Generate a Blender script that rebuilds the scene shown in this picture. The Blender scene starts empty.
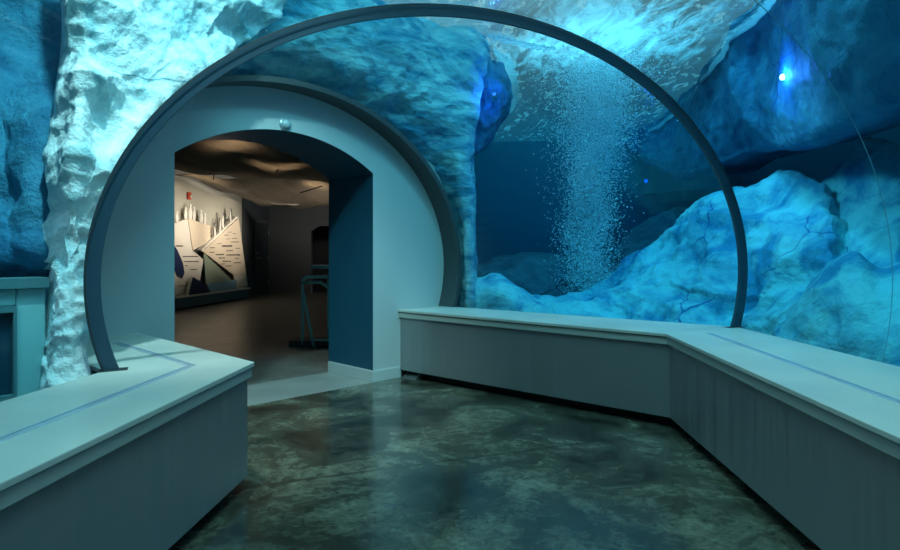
import bpy, bmesh, math, random
import numpy as np
from mathutils import Vector, noise, Matrix
random.seed(7)
D = bpy.data
SC = bpy.context.scene
COL = SC.collection
PI = math.pi

# ------------------------------------------------------------------ measures
F, CX, CY, EYE = 635.0, 450.0, 249.0, 1.25      # lens in picture units, eye height in metres
HB = 0.663                                       # bench top height
WATER = 3.5                                      # water level


def at(px, py, y):
    """a point of the place at distance y seen in the direction px, py"""
    return Vector(((px - CX) / F * y, y, EYE + (CY - py) / F * y))


W0 = Vector((-.721, 5.946)); WD = Vector((.7046, .7096)); WN = Vector((.7096, -.7046))   # the end wall: right jamb, along it, towards the room


def wall(t, h, off=0.0):
    p = W0 + WD * t + WN * off
    return Vector((p.x, p.y, h))


# ------------------------------------------------------------------ object helpers
def link(name, me, mat=None, parent=None):
    o = D.objects.new(name, me); COL.objects.link(o)
    if mat is not None and me is not None:
        for m in (mat if isinstance(mat, (list, tuple)) else [mat]): me.materials.append(m)
    if parent is not None: o.parent = parent
    return o


def from_bm(name, bm, mat=None, parent=None, smooth=False):
    bmesh.ops.recalc_face_normals(bm, faces=bm.faces[:])
    me = D.meshes.new(name); bm.to_mesh(me); bm.free()
    if smooth:
        for p in me.polygons: p.use_smooth = True
    return link(name, me, mat, parent)


def tag(o, label, cat, group=None, kind=None):
    o['label'] = label; o['category'] = cat
    if group: o['group'] = group
    if kind: o['kind'] = kind
    return o


def struct(o, label=None, cat=None):
    o['kind'] = 'structure'
    if label: o['label'] = label
    if cat: o['category'] = cat
    return o


def empty(name, loc=(0, 0, 0)):
    o = D.objects.new(name, None); COL.objects.link(o); o.location = loc
    o.empty_display_size = .2
    return o


def root(name, loc, label, cat, group=None):
    o = empty(name, loc); tag(o, label, cat, group); return o


def sub(name, bm, mat, parent, smooth=False):
    """a part whose mesh was built in world coordinates; moved into its parent's frame"""
    base = Vector((0, 0, 0)); p = parent
    while p is not None:
        base += Vector(p.location); p = p.parent
    for v in bm.verts: v.co -= base
    return from_bm(name, bm, mat, parent, smooth)


def prism(bm, pts, z0, z1):
    lo = [bm.verts.new((p[0], p[1], z0)) for p in pts]
    hi = [bm.verts.new((p[0], p[1], z1)) for p in pts]
    n = len(pts)
    bm.faces.new(lo[::-1]); bm.faces.new(hi)
    for i in range(n):
        bm.faces.new((lo[i], lo[(i + 1) % n], hi[(i + 1) % n], hi[i]))


def slab(bm, pts, vec):
    """a flat polygon of 3-D points given a thickness vec"""
    vec = Vector(vec)
    a = [bm.verts.new(p) for p in pts]; b = [bm.verts.new(Vector(p) + vec) for p in pts]
    n = len(pts)
    bm.faces.new(a); bm.faces.new(b[::-1])
    for i in range(n):
        bm.faces.new((a[i], b[i], b[(i + 1) % n], a[(i + 1) % n]))


def tube(bm, pts, r, seg=10, closed_caps=True):
    pts = [Vector(p) for p in pts]
    loops = []
    up = Vector((0, 0, 1))
    for i, p in enumerate(pts):
        d = (pts[min(i + 1, len(pts) - 1)] - pts[max(i - 1, 0)]).normalized()
        u = d.cross(up if abs(d.z) < .95 else Vector((1, 0, 0))).normalized(); w = d.cross(u)
        loops.append([bm.verts.new(p + (u * math.cos(2 * PI * k / seg) + w * math.sin(2 * PI * k / seg)) * r) for k in range(seg)])
    for a, b in zip(loops, loops[1:]):
        for k in range(seg):
            bm.faces.new((a[k], a[(k + 1) % seg], b[(k + 1) % seg], b[k]))
    if closed_caps:
        bm.faces.new(loops[0][::-1]); bm.faces.new(loops[-1])


def lathe(bm, centre, axis, prof, seg=24):
    """prof: (radius, along axis) pairs, closed at both ends"""
    axis = Vector(axis).normalized()
    u = axis.cross(Vector((0, 0, 1)) if abs(axis.z) < .9 else Vector((1, 0, 0))).normalized(); w = axis.cross(u)
    loops = [[bm.verts.new(Vector(centre) + axis * h + (u * math.cos(2 * PI * k / seg) + w * math.sin(2 * PI * k / seg)) * max(r, 1e-4)) for k in range(seg)] for r, h in prof]
    for a, b in zip(loops, loops[1:]):
        for k in range(seg):
            bm.faces.new((a[k], a[(k + 1) % seg], b[(k + 1) % seg], b[k]))
    bm.faces.new(loops[0][::-1]); bm.faces.new(loops[-1])


def bevel(o, w=.004, seg=2):
    m = o.modifiers.new('bevel', 'BEVEL'); m.width = w; m.segments = seg; m.limit_method = 'ANGLE'; m.angle_limit = math.radians(40)
    return o


def offset_line(pts, d):
    """offset an open polyline in plan to its left by d (mitred)"""
    out = []
    P = [Vector((p[0], p[1])) for p in pts]
    for i, p in enumerate(P):
        ns = []
        for a, b in ((i - 1, i), (i, i + 1)):
            if a >= 0 and b < len(P):
                e = (P[b] - P[a]).normalized(); ns.append(Vector((-e.y, e.x)))
        if len(ns) == 1: out.append(p + ns[0] * d)
        else:
            m = (ns[0] + ns[1]).normalized(); out.append(p + m * (d / m.dot(ns[0])))
    return out


# ------------------------------------------------------------------ materials
def mat(name, col=(.5, .5, .5), rough=.5, metal=0.0, spec=.5, bump=None, vary=None, **kw):
    m = D.materials.new(name); m.use_nodes = True
    nt = m.node_tree; b = nt.nodes['Principled BSDF']
    b.inputs['Base Color'].default_value = (*col, 1); b.inputs['Roughness'].default_value = rough
    b.inputs['Metallic'].default_value = metal; b.inputs['Specular IOR Level'].default_value = spec
    tc = nt.nodes.new('ShaderNodeTexCoord')
    if vary:
        sc, col2, lo, hi = vary
        n = nt.nodes.new('ShaderNodeTexNoise'); n.inputs['Scale'].default_value = sc; n.inputs['Detail'].default_value = 6
        r = nt.nodes.new('ShaderNodeMapRange'); r.inputs[1].default_value = lo; r.inputs[2].default_value = hi
        x = nt.nodes.new('ShaderNodeMix'); x.data_type = 'RGBA'
        x.inputs[6].default_value = (*col, 1); x.inputs[7].default_value = (*col2, 1)
        nt.links.new(tc.outputs['Object'], n.inputs['Vector']); nt.links.new(n.outputs['Fac'], r.inputs[0])
        nt.links.new(r.outputs[0], x.inputs[0]); nt.links.new(x.outputs[2], b.inputs['Base Color'])
    if bump:
        sc, st = bump
        n = nt.nodes.new('ShaderNodeTexNoise'); n.inputs['Scale'].default_value = sc; n.inputs['Detail'].default_value = 8
        bp = nt.nodes.new('ShaderNodeBump'); bp.inputs['Strength'].default_value = st; bp.inputs['Distance'].default_value = .01
        nt.links.new(tc.outputs['Object'], n.inputs['Vector']); nt.links.new(n.outputs['Fac'], bp.inputs['Height'])
        nt.links.new(bp.outputs[0], b.inputs['Normal'])
    for k, v in kw.items(): b.inputs[k].default_value = v
    return m


def emit(name, col, s):
    m = D.materials.new(name); m.use_nodes = True; nt = m.node_tree; nt.nodes.clear()
    e = nt.nodes.new('ShaderNodeEmission'); e.inputs[0].default_value = (*col, 1); e.inputs[1].default_value = s
    o = nt.nodes.new('ShaderNodeOutputMaterial'); nt.links.new(e.outputs[0], o.inputs[0])
    return m


def concrete_floor(name, c1, c2, c3, rough, groove=None):
    m = D.materials.new(name); m.use_nodes = True; nt = m.node_tree; b = nt.nodes['Principled BSDF']
    N = nt.nodes.new; L = nt.links.new
    g = N('ShaderNodeNewGeometry')
    n1 = N('ShaderNodeTexNoise'); n1.inputs['Scale'].default_value = 1.7; n1.inputs['Detail'].default_value = 9; n1.inputs['Roughness'].default_value = .68; n1.inputs['Distortion'].default_value = .6
    n2 = N('ShaderNodeTexNoise'); n2.inputs['Scale'].default_value = 13; n2.inputs['Detail'].default_value = 8; n2.inputs['Roughness'].default_value = .7; n2.inputs['Distortion'].default_value = 1.2
    for n in (n1, n2): L(g.outputs['Position'], n.inputs['Vector'])
    r1 = N('ShaderNodeValToRGB'); e = r1.color_ramp.elements
    e[0].position = .36; e[0].color = (*c1, 1); e[1].position = .66; e[1].color = (*c3, 1)
    k = e.new(.5); k.color = (*c2, 1)
    L(n1.outputs['Fac'], r1.inputs[0])
    x = N('ShaderNodeMix'); x.data_type = 'RGBA'; x.blend_type = 'OVERLAY'; x.inputs[0].default_value = 1.0
    L(r1.outputs[0], x.inputs[6]); r2 = N('ShaderNodeMapRange'); r2.inputs[1].default_value = .3; r2.inputs[2].default_value = .7; r2.inputs[3].default_value = .2; r2.inputs[4].default_value = .8
    L(n2.outputs['Fac'], r2.inputs[0]); L(r2.outputs[0], x.inputs[7])
    out = x.outputs[2]
    if groove:
        (ax, ay), (bx, by) = groove
        d = Vector((bx - ax, by - ay)).normalized(); nx, ny = -d.y, d.x
        s = N('ShaderNodeVectorMath'); s.operation = 'DOT_PRODUCT'; s.inputs[1].default_value = (nx, ny, 0); L(g.outputs['Position'], s.inputs[0])
        a = N('ShaderNodeMath'); a.operation = 'SUBTRACT'; a.inputs[1].default_value = nx * ax + ny * ay; L(s.outputs['Value'], a.inputs[0])
        ab = N('ShaderNodeMath'); ab.operation = 'ABSOLUTE'; L(a.outputs[0], ab.inputs[0])
        mr = N('ShaderNodeMapRange'); mr.inputs[1].default_value = .004; mr.inputs[2].default_value = .016; mr.inputs[3].default_value = .45; mr.inputs[4].default_value = 1
        L(ab.outputs[0], mr.inputs[0])
        mm = N('ShaderNodeMix'); mm.data_type = 'RGBA'; mm.blend_type = 'MULTIPLY'; mm.inputs[0].default_value = 1
        L(out, mm.inputs[6]); L(mr.outputs[0], mm.inputs[7]); out = mm.outputs[2]
    L(out, b.inputs['Base Color'])
    rr = N('ShaderNodeMapRange'); rr.inputs[3].default_value = rough - .05; rr.inputs[4].default_value = rough + .14; L(n2.outputs['Fac'], rr.inputs[0]); L(rr.outputs[0], b.inputs['Roughness'])
    bp = N('ShaderNodeBump'); bp.inputs['Strength'].default_value = .08; bp.inputs['Distance'].default_value = .01; L(n2.outputs['Fac'], bp.inputs['Height']); L(bp.outputs[0], b.inputs['Normal'])
    b.inputs['Specular IOR Level'].default_value = .6
    return m


def ice(name, white, blue, crack, stretch=(1, 1, 1), lo=.42, hi=.66, crack_w=.02):
    m = D.materials.new(name); m.use_nodes = True; nt = m.node_tree; b = nt.nodes['Principled BSDF']
    N = nt.nodes.new; L = nt.links.new
    g = N('ShaderNodeNewGeometry'); mp = N('ShaderNodeMapping'); mp.inputs['Scale'].default_value = stretch
    L(g.outputs['Position'], mp.inputs['Vector'])
    n1 = N('ShaderNodeTexNoise'); n1.inputs['Scale'].default_value = 2.2; n1.inputs['Detail'].default_value = 8; n1.inputs['Roughness'].default_value = .62; n1.inputs['Distortion'].default_value = 1.0
    L(mp.outputs[0], n1.inputs['Vector'])
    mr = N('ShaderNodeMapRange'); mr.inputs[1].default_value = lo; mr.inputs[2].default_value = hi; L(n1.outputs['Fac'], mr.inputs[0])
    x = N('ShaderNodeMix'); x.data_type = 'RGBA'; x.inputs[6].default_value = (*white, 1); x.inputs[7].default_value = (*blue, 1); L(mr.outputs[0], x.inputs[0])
    # painted fissures
    n3 = N('ShaderNodeTexNoise'); n3.inputs['Scale'].default_value = 1.3; n3.inputs['Detail'].default_value = 4; L(mp.outputs[0], n3.inputs['Vector'])
    va = N('ShaderNodeVectorMath'); va.operation = 'MULTIPLY_ADD'; va.inputs[1].default_value = (.45, .45, .45); L(n3.outputs['Color'], va.inputs[0]); L(mp.outputs[0], va.inputs[2])
    vo = N('ShaderNodeTexVoronoi'); vo.feature = 'DISTANCE_TO_EDGE'; vo.inputs['Scale'].default_value = .85; L(va.outputs[0], vo.inputs['Vector'])
    n4 = N('ShaderNodeTexNoise'); n4.inputs['Scale'].default_value = 1.1; L(g.outputs['Position'], n4.inputs['Vector'])
    cw = N('ShaderNodeMapRange'); cw.inputs[1].default_value = .5; cw.inputs[2].default_value = .68; cw.inputs[3].default_value = .0005; cw.inputs[4].default_value = crack_w; L(n4.outputs['Fac'], cw.inputs[0])
    lt = N('ShaderNodeMapRange'); lt.interpolation_type = 'SMOOTHSTEP'; lt.inputs[1].default_value = 0; lt.inputs[3].default_value = 1; lt.inputs[4].default_value = 0; L(vo.outputs['Distance'], lt.inputs[0]); L(cw.outputs[0], lt.inputs[2])
    x2 = N('ShaderNodeMix'); x2.data_type = 'RGBA'; x2.inputs[7].default_value = (*crack, 1); L(x.outputs[2], x2.inputs[6]); L(lt.outputs[0], x2.inputs[0])
    L(x2.outputs[2], b.inputs['Base Color'])
    n2 = N('ShaderNodeTexNoise'); n2.inputs['Scale'].default_value = 6; n2.inputs['Detail'].default_value = 9; n2.inputs['Roughness'].default_value = .65; L(mp.outputs[0], n2.inputs['Vector'])
    bp = N('ShaderNodeBump'); bp.inputs['Strength'].default_value = .7; bp.inputs['Distance'].default_value = .10; L(n2.outputs['Fac'], bp.inputs['Height']); L(bp.outputs[0], b.inputs['Normal'])
    b.inputs['Roughness'].default_value = .55; b.inputs['Specular IOR Level'].default_value = .25
    return m


ABS = (.45, .10, .042)          # what a metre of the tank's water takes out of red, green and blue


def add_volume(nt, out):
    d = max(ABS)
    v = nt.nodes.new('ShaderNodeVolumeAbsorption'); v.inputs['Color'].default_value = tuple(1 - a / d for a in ABS) + (1,); v.inputs['Density'].default_value = d
    nt.links.new(v.outputs[0], out.inputs['Volume'])


def water_side():
    m = D.materials.new('tank_water'); m.use_nodes = True; nt = m.node_tree; nt.nodes.clear()
    o = nt.nodes.new('ShaderNodeOutputMaterial'); t = nt.nodes.new('ShaderNodeBsdfTransparent'); nt.links.new(t.outputs[0], o.inputs[0])
    add_volume(nt, o); return m


def water_top(plume):
    m = D.materials.new('water_surface'); m.use_nodes = True; nt = m.node_tree; nt.nodes.clear()
    N = nt.nodes.new; L = nt.links.new
    o = N('ShaderNodeOutputMaterial'); add_volume(nt, o)
    g = N('ShaderNodeNewGeometry')
    mp = N('ShaderNodeMapping'); mp.inputs['Scale'].default_value = (1.6, .55, 1); mp.inputs['Rotation'].default_value = (0, 0, .5); L(g.outputs['Position'], mp.inputs['Vector'])
    w = N('ShaderNodeTexNoise'); w.inputs['Scale'].default_value = 2.2; w.inputs['Detail'].default_value = 5; w.inputs['Distortion'].default_value = .8; L(mp.outputs[0], w.inputs['Vector'])
    bp = N('ShaderNodeBump'); bp.inputs['Strength'].default_value = .35; bp.inputs['Distance'].default_value = .12; L(w.outputs['Fac'], bp.inputs['Height'])
    gl = N('ShaderNodeBsdfGlossy'); gl.inputs['Roughness'].default_value = .08; L(bp.outputs[0], gl.inputs['Normal'])
    tr = N('ShaderNodeBsdfTransparent'); tr.inputs[0].default_value = (1, 1, 1, 1)
    # wave facets that open to the sky
    w2 = N('ShaderNodeTexNoise'); w2.inputs['Scale'].default_value = 5.5; w2.inputs['Detail'].default_value = 3; w2.inputs['Distortion'].default_value = 1.2; L(mp.outputs[0], w2.inputs['Vector'])
    fl = N('ShaderNodeMapRange'); fl.inputs[1].default_value = .57; fl.inputs[2].default_value = .63; fl.inputs[3].default_value = 0; fl.inputs[4].default_value = .55; L(w2.outputs['Fac'], fl.inputs[0])
    lw = N('ShaderNodeLayerWeight'); fa = N('ShaderNodeMapRange'); fa.inputs[1].default_value = .40; fa.inputs[2].default_value = .88; fa.inputs[3].default_value = .85; fa.inputs[4].default_value = .10; L(lw.outputs['Facing'], fa.inputs[0])
    sm = N('ShaderNodeMath'); sm.use_clamp = True; L(fl.outputs[0], sm.inputs[0]); L(fa.outputs[0], sm.inputs[1])
    mx = N('ShaderNodeMixShader'); L(sm.outputs[0], mx.inputs[0]); L(gl.outputs[0], mx.inputs[1]); L(tr.outputs[0], mx.inputs[2])
    # foam raft where the bubbles break, and drifting patches
    sub_ = N('ShaderNodeVectorMath'); sub_.operation = 'DISTANCE'; sub_.inputs[1].default_value = (plume[0], plume[1], WATER); L(g.outputs['Position'], sub_.inputs[0])
    fd = N('ShaderNodeMapRange'); fd.inputs[1].default_value = .4; fd.inputs[2].default_value = 2.3; fd.inputs[3].default_value = .20; fd.inputs[4].default_value = -.16; L(sub_.outputs['Value'], fd.inputs[0])
    nf = N('ShaderNodeTexNoise'); nf.inputs['Scale'].default_value = 3.0; nf.inputs['Detail'].default_value = 10; nf.inputs['Roughness'].default_value = .72; nf.inputs['Distortion'].default_value = .8; L(mp.outputs[0], nf.inputs['Vector'])
    ad = N('ShaderNodeMath'); L(fd.outputs[0], ad.inputs[0]); L(nf.outputs['Fac'], ad.inputs[1])
    fm = N('ShaderNodeMapRange'); fm.inputs[1].default_value = .50; fm.inputs[2].default_value = .78; fm.inputs[4].default_value = .85; L(ad.outputs[0], fm.inputs[0])
    tl = N('ShaderNodeBsdfTranslucent'); tl.inputs[0].default_value = (.9, .95, .97, 1)
    df = N('ShaderNodeBsdfDiffuse'); df.inputs[0].default_value = (.9, .95, .97, 1)
    fo = N('ShaderNodeMixShader'); fo.inputs[0].default_value = .35; L(tl.outputs[0], fo.inputs[1]); L(df.outputs[0], fo.inputs[2])
    m2 = N('ShaderNodeMixShader'); L(fm.outputs[0], m2.inputs[0]); L(mx.outputs[0], m2.inputs[1]); L(fo.outputs[0], m2.inputs[2])
    L(m2.outputs[0], o.inputs['Surface'])
    return m


def acrylic(name):
    m = D.materials.new(name); m.use_nodes = True; nt = m.node_tree; nt.nodes.clear()
    N = nt.nodes.new; L = nt.links.new
    o = N('ShaderNodeOutputMaterial'); t = N('ShaderNodeBsdfTransparent'); t.inputs[0].default_value = (.97, .99, .99, 1)
    g = N('ShaderNodeBsdfGlossy'); g.inputs['Roughness'].default_value = .02
    fr = N('ShaderNodeFresnel'); fr.inputs[0].default_value = 1.12
    mu = N('ShaderNodeMath'); mu.operation = 'MULTIPLY'; mu.inputs[1].default_value = .5; mu.use_clamp = True; L(fr.outputs[0], mu.inputs[0])
    mi = N('ShaderNodeMath'); mi.operation = 'MINIMUM'; mi.inputs[1].default_value = .15; L(mu.outputs[0], mi.inputs[0])
    x = N('ShaderNodeMixShader'); L(mi.outputs[0], x.inputs[0]); L(t.outputs[0], x.inputs[1]); L(g.outputs[0], x.inputs[2]); L(x.outputs[0], o.inputs[0])
    return m


M = {}
M['floor'] = concrete_floor('polished_concrete', (.022, .023, .018), (.065, .068, .052), (.18, .19, .14), .11, groove=((-.80, 3.44), (.5, 3.95)))
M['gallery_floor'] = concrete_floor('gallery_concrete', (.13, .125, .115), (.17, .16, .148), (.21, .20, .18), .30)
M['threshold'] = mat('threshold_concrete', (.30, .29, .28), .38, vary=(3, (.36, .35, .33), .4, .7))
M['wall_paint'] = mat('grey_wall_paint', (.50, .56, .57), .6, spec=.25, bump=(40, .05))
M['reveal_paint'] = mat('navy_reveal_paint', (.015, .09, .15), .4)
M['collar'] = mat('dark_collar', (.07, .08, .085), .5)
M['rib'] = mat('rib_metal', (.035, .085, .13), .38, metal=.2)
M['bench_top'] = mat('solid_surface', (.50, .53, .50), .38, vary=(1.6, (.60, .61, .56), .42, .62), bump=(120, .04))
M['bench_fascia'] = mat('fascia', (.42, .46, .43), .42, bump=(90, .04))
M['bench_panel'] = mat('brushed_panel', (.30, .32, .33), .34, metal=.5)
def streak(m):
    nt = m.node_tree; N = nt.nodes.new; L = nt.links.new
    g = N('ShaderNodeNewGeometry'); mp = N('ShaderNodeMapping'); mp.inputs['Scale'].default_value = (2.6, 2.6, .12); L(g.outputs['Position'], mp.inputs[0])
    n = N('ShaderNodeTexNoise'); n.inputs['Scale'].default_value = 1.6; n.inputs['Detail'].default_value = 3; L(mp.outputs[0], n.inputs[0])
    bp = N('ShaderNodeBump'); bp.inputs['Strength'].default_value = .8; bp.inputs['Distance'].default_value = .05; L(n.outputs['Fac'], bp.inputs['Height']); L(bp.outputs[0], nt.nodes['Principled BSDF'].inputs['Normal'])
streak(M['bench_panel'])
M['kick'] = mat('kick_black', (.01, .011, .012), .6)
M['channel'] = mat('anodised_channel', (.66, .74, .84), .3, metal=.4)
M['groove'] = mat('groove_blue_grey', (.20, .27, .34), .4, metal=.3)
M['slot'] = mat('slot_dark', (.03, .035, .04), .6)
M['acrylic'] = acrylic('acrylic')
M['water'] = water_side()
M['tank_wall'] = mat('tank_wall_navy', (.06, .28, .34), .8, vary=(.8, (.08, .33, .39), .4, .7))
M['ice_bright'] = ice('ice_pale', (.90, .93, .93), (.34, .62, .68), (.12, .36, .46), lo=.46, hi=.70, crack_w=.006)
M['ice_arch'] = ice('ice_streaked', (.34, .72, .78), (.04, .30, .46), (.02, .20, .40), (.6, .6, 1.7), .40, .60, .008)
M['ice_ridge'] = ice('ice_ridge', (.22, .66, .72), (.03, .29, .48), (.01, .10, .32), lo=.43, hi=.61, crack_w=.018)  # blue paint patches, contrast raised to suggest shade on the facets
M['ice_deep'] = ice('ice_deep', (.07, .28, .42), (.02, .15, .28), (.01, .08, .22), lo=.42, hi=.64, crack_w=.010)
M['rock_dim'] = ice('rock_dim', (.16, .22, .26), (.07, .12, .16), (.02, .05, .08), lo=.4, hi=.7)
M['bubble'] = mat('bubble', (.92, .97, .98), .25)
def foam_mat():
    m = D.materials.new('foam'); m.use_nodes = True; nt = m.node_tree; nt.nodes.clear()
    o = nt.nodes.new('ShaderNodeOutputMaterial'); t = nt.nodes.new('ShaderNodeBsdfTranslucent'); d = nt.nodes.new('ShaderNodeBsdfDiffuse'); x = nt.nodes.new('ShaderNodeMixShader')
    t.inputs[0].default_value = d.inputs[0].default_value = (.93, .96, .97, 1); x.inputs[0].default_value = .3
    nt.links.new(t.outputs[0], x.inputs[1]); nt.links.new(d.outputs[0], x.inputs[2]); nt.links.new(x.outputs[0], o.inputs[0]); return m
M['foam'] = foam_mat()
M['housing'] = mat('lamp_housing', (.05, .07, .10), .4)
M['blue_lens'] = emit('blue_lens', (.25, .42, 1.0), 60)
M['dim_lens'] = emit('dim_lens', (.02, .14, 1.0), 2)
M['dome_glass'] = mat('dome_glass', (.40, .52, .56), .25)
M['dome_rim'] = mat('dome_rim', (.35, .48, .54), .3, metal=.4)
M['window_frame'] = mat('window_frame', (.10, .20, .22), .45)
M['window_box'] = mat('window_box', (.30, .52, .54), .55, vary=(2.5, (.38, .60, .60), .4, .7))
M['dark_glass'] = mat('dark_glass', (.01, .05, .08), .08)
M['gallery_wall'] = mat('gallery_wall_cream', (.46, .45, .39), .8)
M['gallery_dark'] = mat('gallery_wall_charcoal', (.07, .08, .09), .7)
M['gallery_grey'] = mat('gallery_wall_grey', (.11, .115, .12), .75)
M['door_paint'] = mat('door_paint', (.055, .062, .072), .5)
M['steel'] = mat('steel', (.55, .55, .53), .3, metal=.9)
M['rail'] = mat('rail_metal', (.32, .74, .80), .35, metal=.35)
M['rail_base'] = mat('rail_base', (.05, .07, .08), .5)
M['plinth'] = mat('plinth_slate', (.10, .15, .19), .5)
M['panel_sand'] = mat('panel_sand', (.80, .68, .54), .6)
M['panel_pale'] = mat('panel_pale', (.78, .73, .66), .6)
M['panel_green'] = mat('panel_green', (.30, .36, .28), .6)
M['panel_sky'] = mat('panel_sky', (.26, .46, .60), .55)
M['panel_navy'] = mat('panel_navy', (.015, .03, .10), .5)
M['panel_edge'] = mat('panel_edge', (.80, .77, .70), .6)
M['ink'] = mat('ink', (.10, .085, .07), .7)
M['cutout_white'] = mat('cutout_white', (.86, .84, .78), .6)
M['cutout_dark'] = mat('cutout_dark', (.06, .06, .07), .6)
M['alarm_red'] = mat('alarm_red', (.55, .05, .02), .35)
M['alarm_lens'] = mat('alarm_lens', (.85, .80, .75), .15)
M['strut'] = mat('strut_dark', (.03, .03, .03), .6)


def fabric():
    m = D.materials.new('sail_fabric'); m.use_nodes = True; nt = m.node_tree; nt.nodes.clear()
    N = nt.nodes.new; L = nt.links.new
    o = N('ShaderNodeOutputMaterial'); d = N('ShaderNodeBsdfDiffuse'); d.inputs[0].default_value = (.36, .35, .33, 1)
    t = N('ShaderNodeBsdfTranslucent'); t.inputs[0].default_value = (.60, .53, .44, 1)
    x = N('ShaderNodeMixShader'); x.inputs[0].default_value = .30
    tc = N('ShaderNodeTexCoord'); mp = N('ShaderNodeMapping'); mp.inputs['Scale'].default_value = (2.2, .5, 1); mp.inputs['Rotation'].default_value = (0, 0, .6)
    n = N('ShaderNodeTexNoise'); n.inputs['Scale'].default_value = 2; n.inputs['Detail'].default_value = 4
    bp = N('ShaderNodeBump'); bp.inputs['Strength'].default_value = .5; bp.inputs['Distance'].default_value = .12
    L(tc.outputs['Object'], mp.inputs[0]); L(mp.outputs[0], n.inputs[0]); L(n.outputs['Fac'], bp.inputs['Height'])
    L(bp.outputs[0], d.inputs['Normal'])
    L(d.outputs[0], x.inputs[1]); L(t.outputs[0], x.inputs[2]); L(x.outputs[0], o.inputs[0])
    return m


M['fabric'] = fabric()

# ------------------------------------------------------------------ tunnel profile
# stations: centre (x, y), direction across, half width, half height, centre height
NEAR = ((.15, -3.0), (1.0, 0.0), 2.40, 1.70, 1.09)
RING = ((.249, 3.925), (math.cos(.422), math.sin(.422)), 2.117, 1.566, 1.092)
_c = W0 + WD * -.93
ENDF = ((_c.x + WN.x * .20, _c.y + WN.y * .20), tuple(WD), 1.86, 1.485, 1.085)      # front lip of the collar
ENDW = ((_c.x, _c.y), tuple(WD), 1.86, 1.485, 1.085)


def prof(st, h0, grow=0.0, n=72, shift=0.0):
    (x, y), (dx, dy), a, b, hc = st
    a += grow; b += grow
    x += -dy * shift; y += dx * shift
    t0 = math.asin(max(-1, min(1, (h0 - hc) / b)))
    out = []
    for i in range(n + 1):
        th = t0 + (PI - 2 * t0) * i / n
        s = a * math.cos(th)
        out.append(Vector((x + s * dx, y + s * dy, hc + b * math.sin(th))))
    return out


def shell(bm, stations_in, stations_out):
    """a curved pane with an inner and an outer skin"""
    I = [[bm.verts.new(p) for p in s] for s in stations_in]; O = [[bm.verts.new(p) for p in s] for s in stations_out]
    n = len(I[0]); k = len(I)
    for a in range(k - 1):
        for i in range(n - 1):
            bm.faces.new((I[a][i], I[a][i + 1], I[a + 1][i + 1], I[a + 1][i]))
            bm.faces.new((O[a][i], O[a + 1][i], O[a + 1][i + 1], O[a][i + 1]))
        for i in (0, n - 1):
            bm.faces.new((I[a][i], I[a + 1][i], O[a + 1][i], O[a][i]))
    for a in (0, k - 1):
        for i in range(n - 1):
            bm.faces.new((I[a][i], O[a][i], O[a][i + 1], I[a][i + 1]))


H0 = .62
bm = bmesh.new()
shell(bm, [prof(NEAR, H0, .06), prof(RING, H0, .06, shift=-.02)], [prof(NEAR, H0, .11), prof(RING, H0, .11, shift=-.02)])
struct(from_bm('window_1', bm, M['acrylic'], smooth=True), 'curved clear acrylic tunnel pane nearest the viewer, before the metal rib', 'window')
bm = bmesh.new()
tube(bm, [a.lerp(b, .81) for a, b in zip(prof(NEAR, H0, .058), prof(RING, H0, .058, shift=-.02))], .0022, 6)
sub('seam', bm, mat('seam', (.12, .38, .52), .3), D.objects['window_1'])['label'] = 'thin pale bonded seam in the acrylic'
bm = bmesh.new()
shell(bm, [prof(RING, H0, .06, shift=.02), prof(ENDF, H0, 0)], [prof(RING, H0, .11, shift=.02), prof(ENDF, H0, .05)])
struct(from_bm('window_2', bm, M['acrylic'], smooth=True), 'curved clear acrylic tunnel pane between the metal rib and the end wall', 'window')

# the metal rib that joins the two panes
rib = root('arch_rib', (RING[0][0], RING[0][1], HB), 'dark blue metal arch rib joining the acrylic tunnel panes', 'rib')
bm = bmesh.new(); shell(bm, [prof(RING, HB - .01, .0, 96, -.01), prof(RING, HB - .01, .0, 96, .01)], [prof(RING, HB - .01, 0.072, 96, -.01), prof(RING, HB - .01, 0.072, 96, .01)])
sub('band', bm, M['rib'], rib, False)
bm = bmesh.new(); shell(bm, [prof(RING, HB - .01, .060, 96, -.024), prof(RING, HB - .01, .060, 96, -.0205)], [prof(RING, HB - .01, .066, 96, -.024), prof(RING, HB - .01, .066, 96, -.0205)])
sub('gasket', bm, M['slot'], rib, False)['label'] = 'black sealing strip along the face of the rib'

# collar round the end wall
bm = bmesh.new(); shell(bm, [prof(ENDW, .0, 0, 96, .01), prof(ENDF, .0, 0, 96, -.01)], [prof(ENDW, .0, .045, 96, .01), prof(ENDF, .0, .045, 96, -.01)])
struct(from_bm('trim_1', bm, M['collar'], smooth=False), 'dark grey arched collar where the acrylic meets the end wall', 'trim')

# ------------------------------------------------------------------ end wall with its arched passage
TH = .72


def arch_pts(n=28):
    # opening outline in wall coordinates from right foot up over to left foot
    c = 1.836 / 2; sag = 2.235 - 1.957
    R = (c * c + sag * sag) / (2 * sag); hc = 1.957 + sag - R; a = math.asin(c / R)
    pts = [(0.0, 0.0)]
    for i in range(n + 1):
        th = a - 2 * a * i / n
        pts.append((-c + R * math.sin(th), hc + R * math.cos(th)))
    pts.append((-2 * c, 0.0))
    return pts


ap = arch_pts()
bm = bmesh.new()
T0, T1, HL, HH = -3.1, 1.3, -.6, 3.53
outer = [(T1, HL), (T1, HH), (T0, HH), (T0, HL)]
fr, bk = {}, {}


def wv(t, h, off, store):
    k = (round(t, 5), round(h, 5))
    if k not in store: store[k] = bm.verts.new(wall(t, h, off))
    return store[k]


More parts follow.
